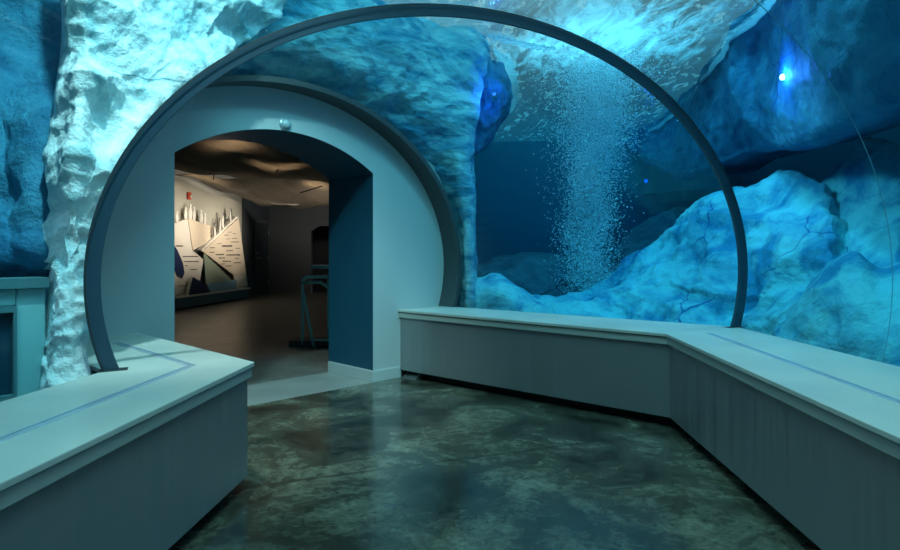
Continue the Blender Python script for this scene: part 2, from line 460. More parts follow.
for off, st in ((0, fr), (-TH, bk)):
    # right pier, left pier, strips above the arch
    bm.faces.new([wv(*p, off, st) for p in ((0, 0), (T1, 0), (T1, 1.957), (0, 1.957))])
    bm.faces.new([wv(*p, off, st) for p in ((T0, 0), (-1.836, 0), (-1.836, 1.957), (T0, 1.957))])
    top = ap[1:-1]
    bm.faces.new([wv(*p, off, st) for p in ((0, 1.957), (T1, 1.957), (T1, HH), (0, HH))])
    bm.faces.new([wv(*p, off, st) for p in ((T0, 1.957), (-1.836, 1.957), (-1.836, HH), (T0, HH))])
    for p, q in zip(top, top[1:]):
        p_ = (p[0], p[1] if abs(p[1] - 1.957) > 1e-3 else 1.957); q_ = (q[0], q[1] if abs(q[1] - 1.957) > 1e-3 else 1.957)
        bm.faces.new([wv(*x, off, st) for x in (p_, (p[0], HH), (q[0], HH), q_)])
bmesh.ops.remove_doubles(bm, verts=bm.verts[:], dist=1e-4)
for e in (((T1, 0), (T1, HH)), ((T0, 0), (T0, HH)), ((T0, HH), (T1, HH))):
    pass
# ends and top
for t in (T0, T1):
    bm.faces.new([bm.verts.new(wall(t, h, o)) for h, o in ((0, 0), (HH, 0), (HH, -TH), (0, -TH))])
bm.faces.new([bm.verts.new(wall(t, HH, o)) for t, o in ((T0, 0), (T1, 0), (T1, -TH), (T0, -TH))])
struct(from_bm('wall_end', bm, M['wall_paint']), 'grey painted end wall with arched passage', 'wall')
# lining of the passage (the darker reveal)
bm = bmesh.new()
A = [bm.verts.new(wall(t, h, -.003)) for t, h in ap]; B = [bm.verts.new(wall(t, h, -TH)) for t, h in ap]
cm = (-.918, 1.0)
A2 = [bm.verts.new(wall(t + (.02 if t > -.9 else -.02) * (1 if h < 1.96 else .4), h + (.02 if h > 1.9 else 0), -.003)) for t, h in ap]
B2 = [bm.verts.new(wall(t + (.02 if t > -.9 else -.02) * (1 if h < 1.96 else .4), h + (.02 if h > 1.9 else 0), -TH)) for t, h in ap]
for i in range(len(ap) - 1):
    bm.faces.new((A[i], A[i + 1], B[i + 1], B[i])); bm.faces.new((A2[i], B2[i], B2[i + 1], A2[i + 1]))
    bm.faces.new((A[i], A2[i], A2[i + 1], A[i + 1])); bm.faces.new((B[i], B[i + 1], B2[i + 1], B2[i]))
for i in (0, len(ap) - 1): bm.faces.new((A[i], B[i], B2[i], A2[i]))
struct(from_bm('wall_passage', bm, M['reveal_paint']), 'dark blue lining inside the arched passage', 'wall')
# baseboard round the right jamb
bm = bmesh.new()
path = [wall(.325, 0, .012), wall(-.012, 0, .012), wall(-.012, 0, -TH)]
inn = [wall(.325, 0, 0.0), wall(0.0, 0, 0.0), wall(0.0, 0, -TH)]
prism(bm, [p.xy for p in path] + [p.xy for p in inn[::-1]], 0, .105)
prism(bm, [p.xy for p in [wall(.325, 0, .006), wall(-.006, 0, .006), wall(-.006, 0, -TH)]] + [p.xy for p in inn[::-1]], .105, .113)
struct(bevel(from_bm('baseboard_right', bm, M['wall_paint']), .003), 'grey baseboard round the right side of the arched passage', 'baseboard')

# dome fitting above the arch
dl = root('dome_light', wall(-.927, 2.285, 0), 'small round pale dome light on the wall above the arch', 'light')
bm = bmesh.new(); lathe(bm, wall(-.927, 2.285, 0), (WN.x, WN.y, 0), [(.052, 0), (.052, .012), (.044, .018)], 28); sub('rim', bm, M['dome_rim'], dl)
bm = bmesh.new(); lathe(bm, wall(-.927, 2.285, 0), (WN.x, WN.y, 0), [(.043, .012), (.040, .024), (.030, .036), (.016, .043), (.003, .045)], 28); sub('lens', bm, M['dome_glass'], dl, True)['label'] = 'pale glass dome'

# ------------------------------------------------------------------ floors
bm = bmesh.new()
fl = [(-3.0, -3.05), (3.0, -3.05), (3.0, 5.2), wall(1.3, 0).xy, wall(-2.95, 0).xy, (-3.0, 3.0)]
prism(bm, fl, -.15, 0)
struct(from_bm('floor', bm, M['floor']), 'polished mottled dark green concrete floor of the tunnel', 'floor')
bm = bmesh.new()
prism(bm, [wall(-.0, 0, .0).xy, wall(-1.836, 0, .0).xy, wall(-1.836, 0, -TH).xy, wall(0, 0, -TH).xy], -.15, .001)
struct(from_bm('floor_threshold', bm, M['threshold']), 'pale bare concrete strip across the passage', 'floor')

# ------------------------------------------------------------------ benches
PLATE, FASC, KICK = .024, .05, .075
NR = Vector((-1.28 - .10, -2.9))
L_front = [Vector((-1.42, -2.9)), Vector((-1.017, 3.304)), Vector((-2.194, 4.461))]
R_front = [Vector((1.20, -2.9)), Vector((1.50, 4.41)), Vector((-.504, 6.16))]
ringL = Vector((RING[0][0], RING[0][1])) - Vector(RING[1]) * 2.10
ringR = Vector((RING[0][0], RING[0][1])) + Vector(RING[1]) * 2.10
ec = Vector(ENDW[0])
L_back = [wall(-2.74, 0).xy, ringL, Vector((-2.28, -2.9))]
R_back = [wall(.88, 0).xy, ringR, Vector((2.55, -2.9))]


def channel(par, line, w=.040):
    """aluminium channel with two raised lips set into the bench top"""
    P = [Vector(p) for p in line]
    bm = bmesh.new()
    def strip(a, b, z0, z1):
        l = offset_line(P, a); r = offset_line(P, b)
        prism(bm, [tuple(p) for p in l] + [tuple(p) for p in r[::-1]], z0, z1)
    strip(-w / 2, -w / 2 + .008, HB - .004, HB + .004)
    strip(w / 2 - .008, w / 2, HB - .004, HB + .004)
    strip(-.004, .004, HB - .004, HB + .003)
    o = sub('channel', bm, M['channel'], par); o['label'] = 'pale metal channel let into the bench top'
    bm = bmesh.new()
    l = offset_line(P, -w / 2 + .009); r = offset_line(P, -.005)
    prism(bm, [tuple(p) for p in l] + [tuple(p) for p in r[::-1]], HB - .003, HB + .0012)
    l = offset_line(P, .005); r = offset_line(P, w / 2 - .009)
    prism(bm, [tuple(p) for p in l] + [tuple(p) for p in r[::-1]], HB - .003, HB + .0012)
    sub('groove', bm, M['groove'], o)


def bench(label, front, back, sgn, tracks):
    """sgn: which side of the front line the bench lies on (+1 = left of the walking direction)"""
    c = front[1]
    b = root('bench', (c.x, c.y, 0), label, 'bench')
    def poly(d):
        f = offset_line(front, sgn * d); return [tuple(p) for p in f] + [tuple(p) for p in back]
    bm = bmesh.new(); prism(bm, poly(0), HB - PLATE, HB); bevel(sub('seat_top', bm, M['bench_top'], b), .004)
    bm = bmesh.new(); prism(bm, poly(.016), HB - PLATE - .006, HB - PLATE + .001); sub('shadow_gap', bm, M['slot'], b)
    bm = bmesh.new(); prism(bm, poly(.012), HB - PLATE - FASC - .004, HB - PLATE - .005); bevel(sub('fascia', bm, M['bench_fascia'], b), .003)
    f0 = offset_line(front, sgn * .032); f1 = offset_line(front, sgn * .055)
    for i in range(2):
        bm = bmesh.new(); q = [f0[i], f0[i + 1], f1[i + 1], f1[i]]
        prism(bm, [tuple(p) for p in q], KICK, HB - PLATE - FASC - .003)
        sub('front_panel', bm, M['bench_panel'], b)
    bm = bmesh.new(); prism(bm, poly(.056), KICK, HB - PLATE - FASC - .003); sub('core', bm, M['kick'], b)
    bm = bmesh.new(); prism(bm, poly(.14), 0, KICK)
    if sgn < 0: prism(bm, [tuple(wall(t, 0, o).xy) for t, o in ((.345, .002), (.60, .002), (.60, .02), (.345, .02))], 0, KICK)  # added black end piece, shade of the recess put into its colour
    sub('toe_kick', bm, M['kick'], b)['label'] = 'black recessed toe kick'
    for t in tracks: channel(b, t)
    return b


lt = offset_line(L_front, .275)
lt2 = [lt[0], lt[1], lt[1] + (lt[2] - lt[1]).normalized() * 1.12]
bl = bench('grey bench ledge along the left side, wrapping the foot of the rib', L_front, L_back, 1, [lt2])
rt = offset_line(R_front, -.30)
br = bench('long grey bench ledge bending along the right side below the acrylic', R_front, R_back, -1, [[rt[0], rt[0] + (rt[1] - rt[0]) * .985]])
# dark slots where the rib stands in the bench tops
for b, p in ((bl, ringL), (br, ringR)):
    d = Vector(RING[1]); n = Vector((-d.y, d.x)); s = 1 if b is bl else -1
    q = [p + d * s * -.03 - n * .05, p + d * s * .10 - n * .03, p + d * s * .10 + n * .05, p + d * s * -.03 + n * .05]
    if b is br: q = [p + d * .03 - n * .035, p - d * .11 - n * .035, p - d * .11 + n * .035, p + d * .03 + n * .035]
    bm = bmesh.new(); prism(bm, [tuple(x) for x in q], HB - .003, HB + .0015); sub('rib_slot', bm, M['slot'], b)['label'] = 'dark slot round the foot of the rib'

# ------------------------------------------------------------------ rock and ice builder
def catmull(P, n):
    """resample a list of vectors"""
    k = len(P) - 1; out = []
    for i in range(n):
        u = i * k / (n - 1); j = min(int(u), k - 1); f = u - j
        p1, p2 = P[j], P[j + 1]
        p0 = P[j - 1] if j > 0 else p1 * 2 - p2
        p3 = P[j + 2] if j + 2 <= k else p2 * 2 - p1
        out.append(.5 * ((2 * p1) + (p2 - p0) * f + (2 * p0 - 5 * p1 + 4 * p2 - p3) * f * f + (3 * p1 - p0 - 3 * p2 + p3) * f ** 3))
    return out


def nvec(q):
    return Vector((noise.noise(q + Vector((11.3, 4.1, 7.7))), noise.noise(q + Vector((-5.2, 31.4, 2.9))), noise.noise(q + Vector((17.9, -8.6, 23.1)))))


def facet(p, scale, seed):
    q = p * scale + Vector((seed * 3.1, seed * 1.7, seed * .9))
    d, c = noise.voronoi(q)
    v = nvec(c[0] * 5.3 + Vector((seed, 0, 0)))
    step = min(1.0, (d[1] - d[0]) * 5.0)
    return (v.x * .5 + (q - c[0]).dot(v) * .9) * (.35 + .65 * step)


def rock(name, rows, back, mat_, label, seed, amp=.16, nu=110, nv=90, fs=1.6, aniso=(1, 1, 1), fine=.35, cat='ice', group=None, place=True, fade=None):
    G = [[at(*p) if place else Vector(p) for p in r] for r in rows]
    G = [catmull(r, nu) for r in G]
    cols = [catmull([G[r][i] for r in range(len(G))], nv) for i in range(nu)]   # cols[i][j]
    back = Vector(back); an = Vector(aniso)
    disp = []
    for i in range(nu):
        cc = []
        for j in range(nv):
            du = cols[min(i + 1, nu - 1)][j] - cols[max(i - 1, 0)][j]; dv = cols[i][min(j + 1, nv - 1)] - cols[i][max(j - 1, 0)]
            n = du.cross(dv)
            n = n.normalized() if n.length > 1e-9 else Vector((0, -1, 0))
            if n.dot(back) > 0: n = -n
            p = cols[i][j]; q = Vector((p.x * an.x, p.y * an.y, p.z * an.z))
            w = nvec(q * .9) * .35
            q1 = (q + w) * fs + Vector((seed, 0, 0)); q2 = (q + w * .5) * fs * 2.6 + Vector((0, seed, 0)); q3 = (q + w * .5) * fs * 6.5
            f1 = noise.voronoi(q1)[0][0]; f2 = noise.voronoi(q2)[0][0]; f3 = noise.voronoi(q3)[0][0]
            d = facet(q + w, fs * .8, seed) * .55 + (f1 - .45) * .95 + (f2 - .45) * fine + (f3 - .45) * fine * .32 + noise.fractal(q * 5 + Vector((seed, 0, 0)), .8, 2, 5) * .06
            k = 1.0 if not fade else 1 - (1 - fade[1]) * max(0.0, min(1.0, (i / nu - fade[0]) / .15))
            cc.append(p + n * d * amp * k)
        disp.append(cc)
    bm = bmesh.new()
    fv = [[bm.verts.new(p) for p in c] for c in disp]
    bv = [[bm.verts.new(cols[i][j] + back + (-amp * 0) * back) for j in range(0, nv)] for i in range(nu)]
    for i in range(nu - 1):
        for j in range(nv - 1):
            bm.faces.new((fv[i][j], fv[i + 1][j], fv[i + 1][j + 1], fv[i][j + 1]))
            bm.faces.new((bv[i][j], bv[i][j + 1], bv[i + 1][j + 1], bv[i + 1][j]))
    for i in range(nu - 1):
        for j in (0, nv - 1): bm.faces.new((fv[i][j], bv[i][j], bv[i + 1][j], fv[i + 1][j]))
    for j in range(nv - 1):
        for i in (0, nu - 1): bm.faces.new((fv[i][j], fv[i][j + 1], bv[i][j + 1], bv[i][j]))
    c = sum((p for cl in cols for p in cl), Vector()) / (nu * nv)
    zmin = min(p.z for cl in cols for p in cl)
    o = from_bm(name, bm, mat_, None, True)
    tag(o, label, cat, group)
    off = Vector((c.x, c.y, zmin))
    o.data.transform(Matrix.Translation(-off)); o.location = off
    return o


# left cliff: pale, brightly lit, from the rib outwards and over the tunnel
def sl(px, d=0.0):
    k = (px - CX) / F
    t = (k * W0.y - W0.x) / (WD.x - k * WD.y)
    return W0.y + WD.y * t - d


rock('ice_cliff', [
    [(52, -95, 3.5), (90, -95, 3.6), (130, -95, 3.85), (175, -95, 4.2), (225, -95, 4.5), (290, -95, 4.9)],
    [(64, -20, 3.3), (90, -20, 3.4), (130, -20, 3.7), (175, -20, 4.0), (225, -20, 4.35), (290, -20, 4.8)],
    [(66, 40, 3.3), (90, 40, 3.3), (125, 40, 3.55), (165, 40, 3.85), (210, 40, 4.2), (262, 30, 4.7)],
    [(56, 110, 3.3), (80, 105, 3.2), (110, 100, 3.4), (140, 95, 3.6), (172, 85, 3.75), (206, 74, 4.1)],
    [(50, 170, 3.35), (72, 165, 3.15), (90, 160, 3.25), (104, 155, 3.32), (120, 150, 3.38), (138, 140, 3.48)],
    [(52, 230, 3.4), (68, 230, 3.15), (77, 230, 3.16), (85, 228, 3.2), (92, 226, 3.24), (99, 222, 3.28)],
    [(50, 300, 3.35), (57, 300, 3.14), (66, 300, 3.1), (74, 300, 3.12), (82, 300, 3.15), (89, 300, 3.18)],
    [(46, 370, 3.2), (55, 370, 3.05), (70, 370, 3.0), (80, 370, 3.02), (88, 370, 3.04), (94, 370, 3.07)],
    [(40, 440, 3.15), (52, 440, 3.0), (72, 440, 2.98), (82, 440, 3.0), (89, 440, 3.02), (95, 440, 3.05)]],
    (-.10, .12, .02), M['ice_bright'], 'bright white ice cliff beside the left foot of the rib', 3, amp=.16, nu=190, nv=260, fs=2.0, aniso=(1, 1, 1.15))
# the recessed ice further left
rock('ice_cliff', [
    [(-110, -90, 3.5), (-60, -90, 3.62), (-20, -90, 3.75), (20, -90, 3.9), (60, -90, 4.0), (90, -90, 4.1)],
    [(-110, 20, 3.5), (-60, 20, 3.62), (-20, 20, 3.72), (20, 20, 3.85), (60, 20, 3.95), (90, 20, 4.05)],
    [(-110, 110, 3.4), (-60, 110, 3.5), (-20, 110, 3.6), (14, 110, 3.72), (48, 110, 3.62), (86, 110, 3.9)],
    [(-110, 200, 3.3), (-60, 200, 3.4), (-20, 200, 3.48), (14, 200, 3.5), (42, 200, 3.4), (80, 200, 3.8)],
    [(-110, 262, 3.1), (-60, 262, 3.2), (-20, 262, 3.28), (14, 262, 3.32), (42, 262, 3.35), (80, 262, 3.6)],
    [(-110, 290, 3.15), (-60, 290, 3.3), (-20, 290, 3.42), (14, 290, 3.5), (42, 290, 3.5), (80, 290, 3.6)]],
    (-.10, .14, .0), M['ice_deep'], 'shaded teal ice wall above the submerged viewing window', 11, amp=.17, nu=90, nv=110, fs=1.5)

# viewing window built into the foot of the left ice
vw = root('viewing_window', (-2.45, 3.2, 0), 'submerged teal window surround with dark pane at lower left', 'window')
q0, q1 = at(46, 300, 3.25), at(-75, 300, 2.88)
u = Vector((q1.x - q0.x, q1.y - q0.y)); nrm = Vector((u.y, -u.x)).normalized()
if nrm.dot(Vector((0, 0)) - Vector((q0.x, q0.y))) < 0: nrm = -nrm
def vwp(s, h, off): p = Vector((q0.x, q0.y)) + u * s + nrm * off; return Vector((p.x, p.y, h))
top, bot = 1.055, .2
hs = (CY - 308) / F * 3.15 + EYE
bm = bmesh.new()
slab(bm, [vwp(0, bot, 0), vwp(.27, bot, 0), vwp(.27, top, 0), vwp(0, top, 0)], (-nrm.x * .12, -nrm.y * .12, 0))
slab(bm, [vwp(.27, hs + .01, 0), vwp(1.0, hs + .01, 0), vwp(1.0, top, 0), vwp(.27, top, 0)], (-nrm.x * .12, -nrm.y * .12, 0))
slab(bm, [vwp(.27, bot, 0), vwp(1.0, bot, 0), vwp(1.0, .50, 0), vwp(.27, .50, 0)], (-nrm.x * .12, -nrm.y * .12, 0))
bevel(sub('surround', bm, M['window_box'], vw), .012, 3)
bm = bmesh.new()
slab(bm, [vwp(-.01, top, .03), vwp(1.0, top, .03), vwp(1.0, top + .05, .03), vwp(-.01, top + .05, .03)], (-nrm.x * .18, -nrm.y * .18, 0))
sub('cap', bm, M['window_frame'], vw)
bm = bmesh.new()
for s0, s1, h0, h1 in ((.27, .30, .50, hs + .01), (.30, 1.0, hs - .02, hs + .01), (.30, 1.0, .50, .53)):
    slab(bm, [vwp(s0, h0, .012), vwp(s1, h0, .012), vwp(s1, h1, .012), vwp(s0, h1, .012)], (-nrm.x * .05, -nrm.y * .05, 0))
sub('frame', bm, M['window_frame'], vw)
bm = bmesh.new(); slab(bm, [vwp(.30, .53, -.02), vwp(1.0, .53, -.02), vwp(1.0, hs - .02, -.02), vwp(.30, hs - .02, -.02)], (-nrm.x * .03, -nrm.y * .03, 0))
sub('pane', bm, M['dark_glass'], vw)['label'] = 'dark glass pane'

# ice round the end of the tunnel: hugs the collar, rises to the water level, comes down as a pillar on the right
inn = [(203, 82), (250, 79), (302, 84.5), (336, 97), (367, 115), (401, 139), (430, 167), (447, 198), (455.5, 237), (458, 280), (457, 345)]
out = [(150, -110), (225, -80), (305, -45), (380, 5), (437, 24), (474, 33), (487, 56), (474, 148), (476, 190), (476, 247), (484, 345)]
rows = []
for f, d in ((0, -.04), (.10, .10), (.3, .30), (.5, .40), (.78, .40), (1.0, .05)):
    rows.append([(a[0] + (b[0] - a[0]) * f, a[1] + (b[1] - a[1]) * f, sl(a[0] + (b[0] - a[0]) * min(f, 1), d)) for a, b in zip(inn, out)])
rows.append([(b[0] - 4, b[1] + 4, sl(b[0], -.5) ) for b in out])
rock('ice_arch', rows, (-.05, .10, 0), M['ice_arch'], 'streaked blue ice arching over the end wall down to a slim pillar', 21, amp=.10, nu=300, nv=130, fs=1.9, aniso=(1, 1, 1.7), fine=.45, fade=(.62, .4))
# dark blue block on the flank of the pillar
rock('ice_block', [
    [(470, 48, 7.0), (482, 48, 7.0), (490, 54, 7.0), (496, 60, 7.05), (500, 64, 7.3)],
    [(468, 75, 6.95), (482, 72, 6.95), (494, 74, 6.9), (504, 78, 7.0), (509, 82, 7.3)],
    [(468, 100, 6.95), (480, 98, 6.95), (492, 96, 6.85), (506, 96, 6.95), (512, 97, 7.3)],
    [(468, 125, 6.95), (478, 122, 6.95), (488, 122, 6.9), (497, 122, 7.0), (503, 120, 7.3)],
    [(466, 158, 7.0), (472, 154, 7.0), (476, 152, 7.0), (481, 149, 7.05), (487, 145, 7.3)]],
    (.0, .25, 0), M['ice_deep'], 'darker blue ice block on the right flank of the pillar', 31, amp=.09, nu=60, nv=70, fs=3.2, aniso=(1.6, 1.6, .8))
# small block at the pillar's foot
rock('ice_boulder', [
    [(470, 281, 7.2), (484, 279, 7.2), (499, 277, 7.2), (518, 290, 7.2), (538, 302, 7.2), (556, 314, 7.2)],
    [(466, 281, 6.85), (482, 279, 6.85), (498, 277, 6.8), (517, 289, 6.75), (537, 302, 6.7), (556, 312, 6.65)],
    [(462, 296, 6.65), (480, 294, 6.6), (498, 293, 6.5), (517, 300, 6.45), (537, 307, 6.4), (556, 318, 6.35)],
    [(460, 330, 6.7), (480, 330, 6.6), (498, 330, 6.5), (517, 332, 6.35), (537, 335, 6.25), (556, 340, 6.2)]],
    (.05, .2, -.05), M['ice_ridge'], 'low pale ice boulder at the foot of the pillar', 41, amp=.07, nu=70, nv=50, fs=1.9)
# long ridge beyond the right bench
X = [522, 548, 580, 610, 640, 665, 690, 712, 745, 790, 826, 848, 868]
crest = [(522, 306, 7.1), (548, 302, 7.1), (580, 294, 7.1), (610, 279, 7.1), (640, 259, 7.1), (665, 243, 7.1), (690, 215, 7.0), (711, 193, 6.9), (745, 189, 6.6), (790, 179, 6.1), (826, 187, 5.7), (846, 222, 5.5), (864, 262, 5.2)]
base = [(522, 345, 6.35), (548, 345, 6.15), (580, 347, 5.95), (610, 350, 5.78), (640, 352, 5.6), (665, 356, 5.48), (690, 360, 5.32), (712, 362, 5.2), (745, 372, 5.02), (790, 385, 4.4), (826, 395, 4.0), (848, 405, 3.9), (868, 410, 3.75)]
rows = [[(a[0] + 2, a[1] + 22, a[2] + .9) for a in crest], [(a[0], a[1] + 1, a[2] + .25) for a in crest], crest]
for f, bulge in ((.25, .0), (.5, .0), (.75, .04), (1, 0)):
    rows.append([(a[0] + (b[0] - a[0]) * f, a[1] + (b[1] - a[1]) * f, a[2] + (b[2] - a[2]) * (f ** .8) + bulge) for a, b in zip(crest, base)])
rock('ice_ridge', rows, (.1, .25, -.1), M['ice_ridge'], 'long cyan ice ridge rising beyond the right bench', 51, amp=.26, nu=300, nv=160, fs=1.2, aniso=(1, 1, 1.3), fine=.4)
crest = [(806, 215, 6.3), (826, 186, 6.2), (843, 167, 6.0), (857, 151, 5.9), (870, 144, 5.75), (887, 146, 5.6), (904, 156, 5.4), (940, 168, 5.1), (1000, 178, 4.7), (1130, 165, 4.3)]
base = [(800, 330, 5.2), (822, 330, 4.9), (842, 330, 4.75), (857, 330, 4.6), (872, 330, 4.5), (890, 330, 4.35), (910, 330, 4.2), (945, 330, 4.0), (1005, 330, 3.7), (1130, 345, 3.4)]
rows = [[(a[0] + 2, a[1] + 30, a[2] + .8) for a in crest], [(a[0], a[1] + 1, a[2] + .22) for a in crest], crest]
for f in (.3, .6, 1): rows.append([(a[0] + (b[0] - a[0]) * f, a[1] + (b[1] - a[1]) * f, a[2] + (b[2] - a[2]) * (f ** .8)) for a, b in zip(crest, base)])
rock('ice_boulder', rows, (.12, .25, -.1), M['ice_ridge'], 'tall blue ice boulder at the right edge behind the ridge', 61, amp=.17, nu=110, nv=90, fs=1.4)
crest = [(775, 336, 4.7), (795, 312, 4.75), (815, 286, 4.7), (835, 262, 4.6), (858, 252, 4.5), (880, 262, 4.4), (900, 262, 4.25), (940, 258, 4.0), (1000, 262, 3.7), (1130, 270, 3.2)]
base = [(770, 380, 4.45), (795, 385, 4.2), (815, 390, 4.0), (835, 398, 3.85), (858, 405, 3.7), (880, 412, 3.55), (900, 420, 3.42), (940, 430, 3.2), (1000, 450, 2.95), (1130, 500, 2.6)]
rows = [[(a[0], a[1] + 30, a[2] + .6) for a in crest], [(a[0], a[1] + 1, a[2] + .2) for a in crest], crest]
for f in (.3, .6, 1): rows.append([(a[0] + (b[0] - a[0]) * f, a[1] + (b[1] - a[1]) * f, a[2] + (b[2] - a[2]) * (f ** .7)) for a, b in zip(crest, base)])
rock('ice_boulder', rows, (.1, .2, -.1), M['ice_ridge'], 'low rounded cyan ice boulder against the right bench', 71, amp=.13, nu=110, nv=80, fs=1.5)
# the shelf of ice that hangs from the water level at the upper right
topw = [(630, 140), (641, 134), (660, 125), (686, 102), (707, 78), (732, 41), (757, 16), (771, 0), (787, -24), (803, -52), (832, -105), (900, -210)]
bott = [(628, 146), (641, 156), (660, 166), (690, 175), (720, 167), (768, 149), (801, 142), (824, 134), (844, 123), (870, 108), (900, 98), (990, 72)]
zt = [F * (WATER - EYE + .02) / (CY - p[1]) for p in topw]
zb = [12.8, 12.6, 11.4, 9.5, 8.0, 6.5, 5.75, 5.3, 5.0, 4.6, 4.25, 3.6]
def lift(p, z, up): q = at(p[0], p[1], z); return Vector((q.x + up[0], q.y + up[1], q.z + up[2]))
rows = [[lift(p, z, (.5, .1, .30)) for p, z in zip(topw, zt)], [lift(p, z, (.02, 0, .12)) for p, z in zip(topw, zt)]]
for f, o_ in ((.0, 0), (.33, -.06), (.66, -.12), (.92, -.10), (1.0, .05)):
    rows.append([at(*a, z1) * (1 - f) + at(*b, z2) * f + Vector((o_, o_ * .3, 0)) for a, z1, b, z2 in zip(topw, zt, bott, zb)])
rows.append([at(*b, z2) + Vector((.9, .1, .16)) for b, z2 in zip(bott, zb)])
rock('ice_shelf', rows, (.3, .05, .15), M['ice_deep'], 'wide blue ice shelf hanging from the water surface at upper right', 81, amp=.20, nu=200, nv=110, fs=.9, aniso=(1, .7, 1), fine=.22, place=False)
# dim rocks on the far tank floor
rock('tank_rock', [
    [(440, 290, 11.0), (470, 268, 11.0), (505, 262, 11.0), (540, 258, 11.0), (580, 262, 11.0), (640, 285, 11.0)],
    [(440, 292, 10.2), (470, 270, 10.2), (505, 264, 10.1), (540, 259, 10.1), (580, 264, 10.0), (640, 287, 10.0)],
    [(440, 305, 9.5), (470, 290, 9.5), (505, 285, 9.4), (540, 284, 9.4), (580, 286, 9.4), (640, 300, 9.4)],
    [(440, 345, 9.2), (470, 345, 9.2), (505, 345, 9.1), (540, 345, 9.1), (580, 345, 9.1), (640, 345, 9.1)]],
    (0, .2, -.1), M['rock_dim'], 'dim submerged rock on the tank floor left of the bubbles', 91, amp=.22, nu=90, nv=60, fs=1.3, cat='rock')
rock('tank_rock', [
    [(600, 280, 11.5), (630, 240, 11.5), (655, 222, 11.5), (690, 214, 11.5), (730, 210, 11.5), (790, 230, 11.5)],
    [(600, 282, 10.6), (630, 241, 10.6), (655, 223, 10.6), (690, 215, 10.6), (730, 211, 10.6), (790, 231, 10.6)],
    [(600, 300, 10.0), (630, 270, 10.0), (655, 260, 10.0), (690, 255, 10.0), (730, 255, 10.0), (790, 260, 10.0)],
    [(600, 340, 9.6), (630, 340, 9.6), (655, 340, 9.6), (690, 340, 9.6), (730, 340, 9.6), (790, 340, 9.6)]],
    (0, .2, -.1), M['rock_dim'], 'dim submerged rock behind the ridge right of the bubbles', 95, amp=.22, nu=90, nv=60, fs=1.2, cat='rock')

# ------------------------------------------------------------------ tank shell
TX0, TX1, TY0, TY1 = -5.2, 6.2, -3.0, 13.5
bm = bmesh.new(); prism(bm, [(TX0, TY0), (TX1, TY0), (TX1, TY1), (TX0, TY1)], -.75, -.55)
struct(from_bm('floor_tank', bm, M['tank_wall']), 'dark blue floor of the tank', 'floor')
def vwall(name, a, b, z0, z1, m, label, th=.2):
    d = (Vector(b) - Vector(a)).normalized(); n = Vector((-d.y, d.x)) * th
    bm = bmesh.new(); prism(bm, [tuple(a), tuple(b), tuple(Vector(b) + n), tuple(Vector(a) + n)], z0, z1)
    return struct(from_bm(name, bm, m), label, 'wall')
vwall('wall_tank_right', (TX1, TY1), (TX1, TY0), -.6, 3.54, M['tank_wall'], 'dark blue right wall of the tank')
vwall('wall_tank_back', (-1.2, TY1), (TX1, TY1), -.6, 3.54, M['tank_wall'], 'dark navy back wall of the tank behind the bubbles')
vwall('wall_tank_left', (TX0, TY0), (TX0, 4.6), -.6, 3.54, M['tank_wall'], 'dark blue left wall of the tank')
GBR = wall(T1, 0, -TH).xy
vwall('wall_divider', (GBR.x, GBR.y), (-1.0, 18.3), -.6, 3.54, M['tank_wall'], 'dark wall between the tank and the gallery', -.2)
GBL = wall(T0, 0, -TH).xy
vwall('wall_tank_corner', (TX0, 4.5), (GBL.x, GBL.y), -.6, 3.54, M['tank_wall'], 'dark blue wall closing the left corner of the tank')
# rear end of the tunnel behind the viewer
bm = bmesh.new(); prism(bm, [(TX0, TY0), (TX1, TY0), (TX1, TY0 - .2), (TX0, TY0 - .2)], -.6, 3.54)
struct(from_bm('wall_rear', bm, M['reveal_paint']), 'dark painted wall at the rear end of the tunnel', 'wall')

# ------------------------------------------------------------------ water, cut round the tunnel's air
PL = at(597, 249, 7.6)
bm = bmesh.new()
e0, e1 = wall(T0 - .02, 0, -.04).xy, wall(T1 - .02, 0, -.04).xy
wp = [(TX0 - .05, TY0 - .05), (TX1 + .05, TY0 - .05), (TX1 + .05, TY1 + .05), (-.95, TY1 + .05), (GBR.x + .15, GBR.y), tuple(e1), tuple(e0), (GBL.x - .05, GBL.y - .05), (TX0 - .05, 4.55)]
prism(bm, wp, -.56, WATER)
for f in bm.faces:
    if all(v.co.z > WATER - .01 for v in f.verts): f.material_index = 1
wat = from_bm('water', bm, [M['water'], water_top((PL.x - .2, PL.y - .9))])
for p in wat.data.polygons:
    if all(wat.data.vertices[i].co.z > WATER - .01 for i in p.vertices): p.material_index = 1
struct(wat, 'clear blue water of the tank round the tunnel', 'water')
# the cutter
bm = bmesh.new()
def closed(st, grow, shift):
    p = prof(st, H0, grow, 72, shift)
    return [Vector((p[0].x, p[0].y, -.4))] + p + [Vector((p[-1].x, p[-1].y, -.4))]
NEAR2 = ((.147, -3.4), (1.0, 0.0), 2.416, 1.708, 1.09)
ENDB = ((ENDW[0][0] - WN.x * .3, ENDW[0][1] - WN.y * .3),) + ENDW[1:]
sts = [closed(NEAR2, .113, 0), closed(RING, .113, 0), closed(ENDF, .053, 0), closed(ENDB, .053, 0)]
LV = [[bm.verts.new(p) for p in s] for s in sts]
for a, b in zip(LV, LV[1:]):
    for i in range(len(a)):
        j = (i + 1) % len(a); bm.faces.new((a[i], a[j], b[j], b[i]))
bm.faces.new(LV[0][::-1]); bm.faces.new(LV[-1])
cut = from_bm('cutter', bm)
md = wat.modifiers.new('cut', 'BOOLEAN'); md.operation = 'DIFFERENCE'; md.solver = 'EXACT'; md.object = cut
dg = bpy.context.evaluated_depsgraph_get(); dg.update()
me = D.meshes.new_from_object(wat.evaluated_get(dg)); me.name = 'water'
wat.modifiers.clear(); wat.data = me
D.objects.remove(cut)

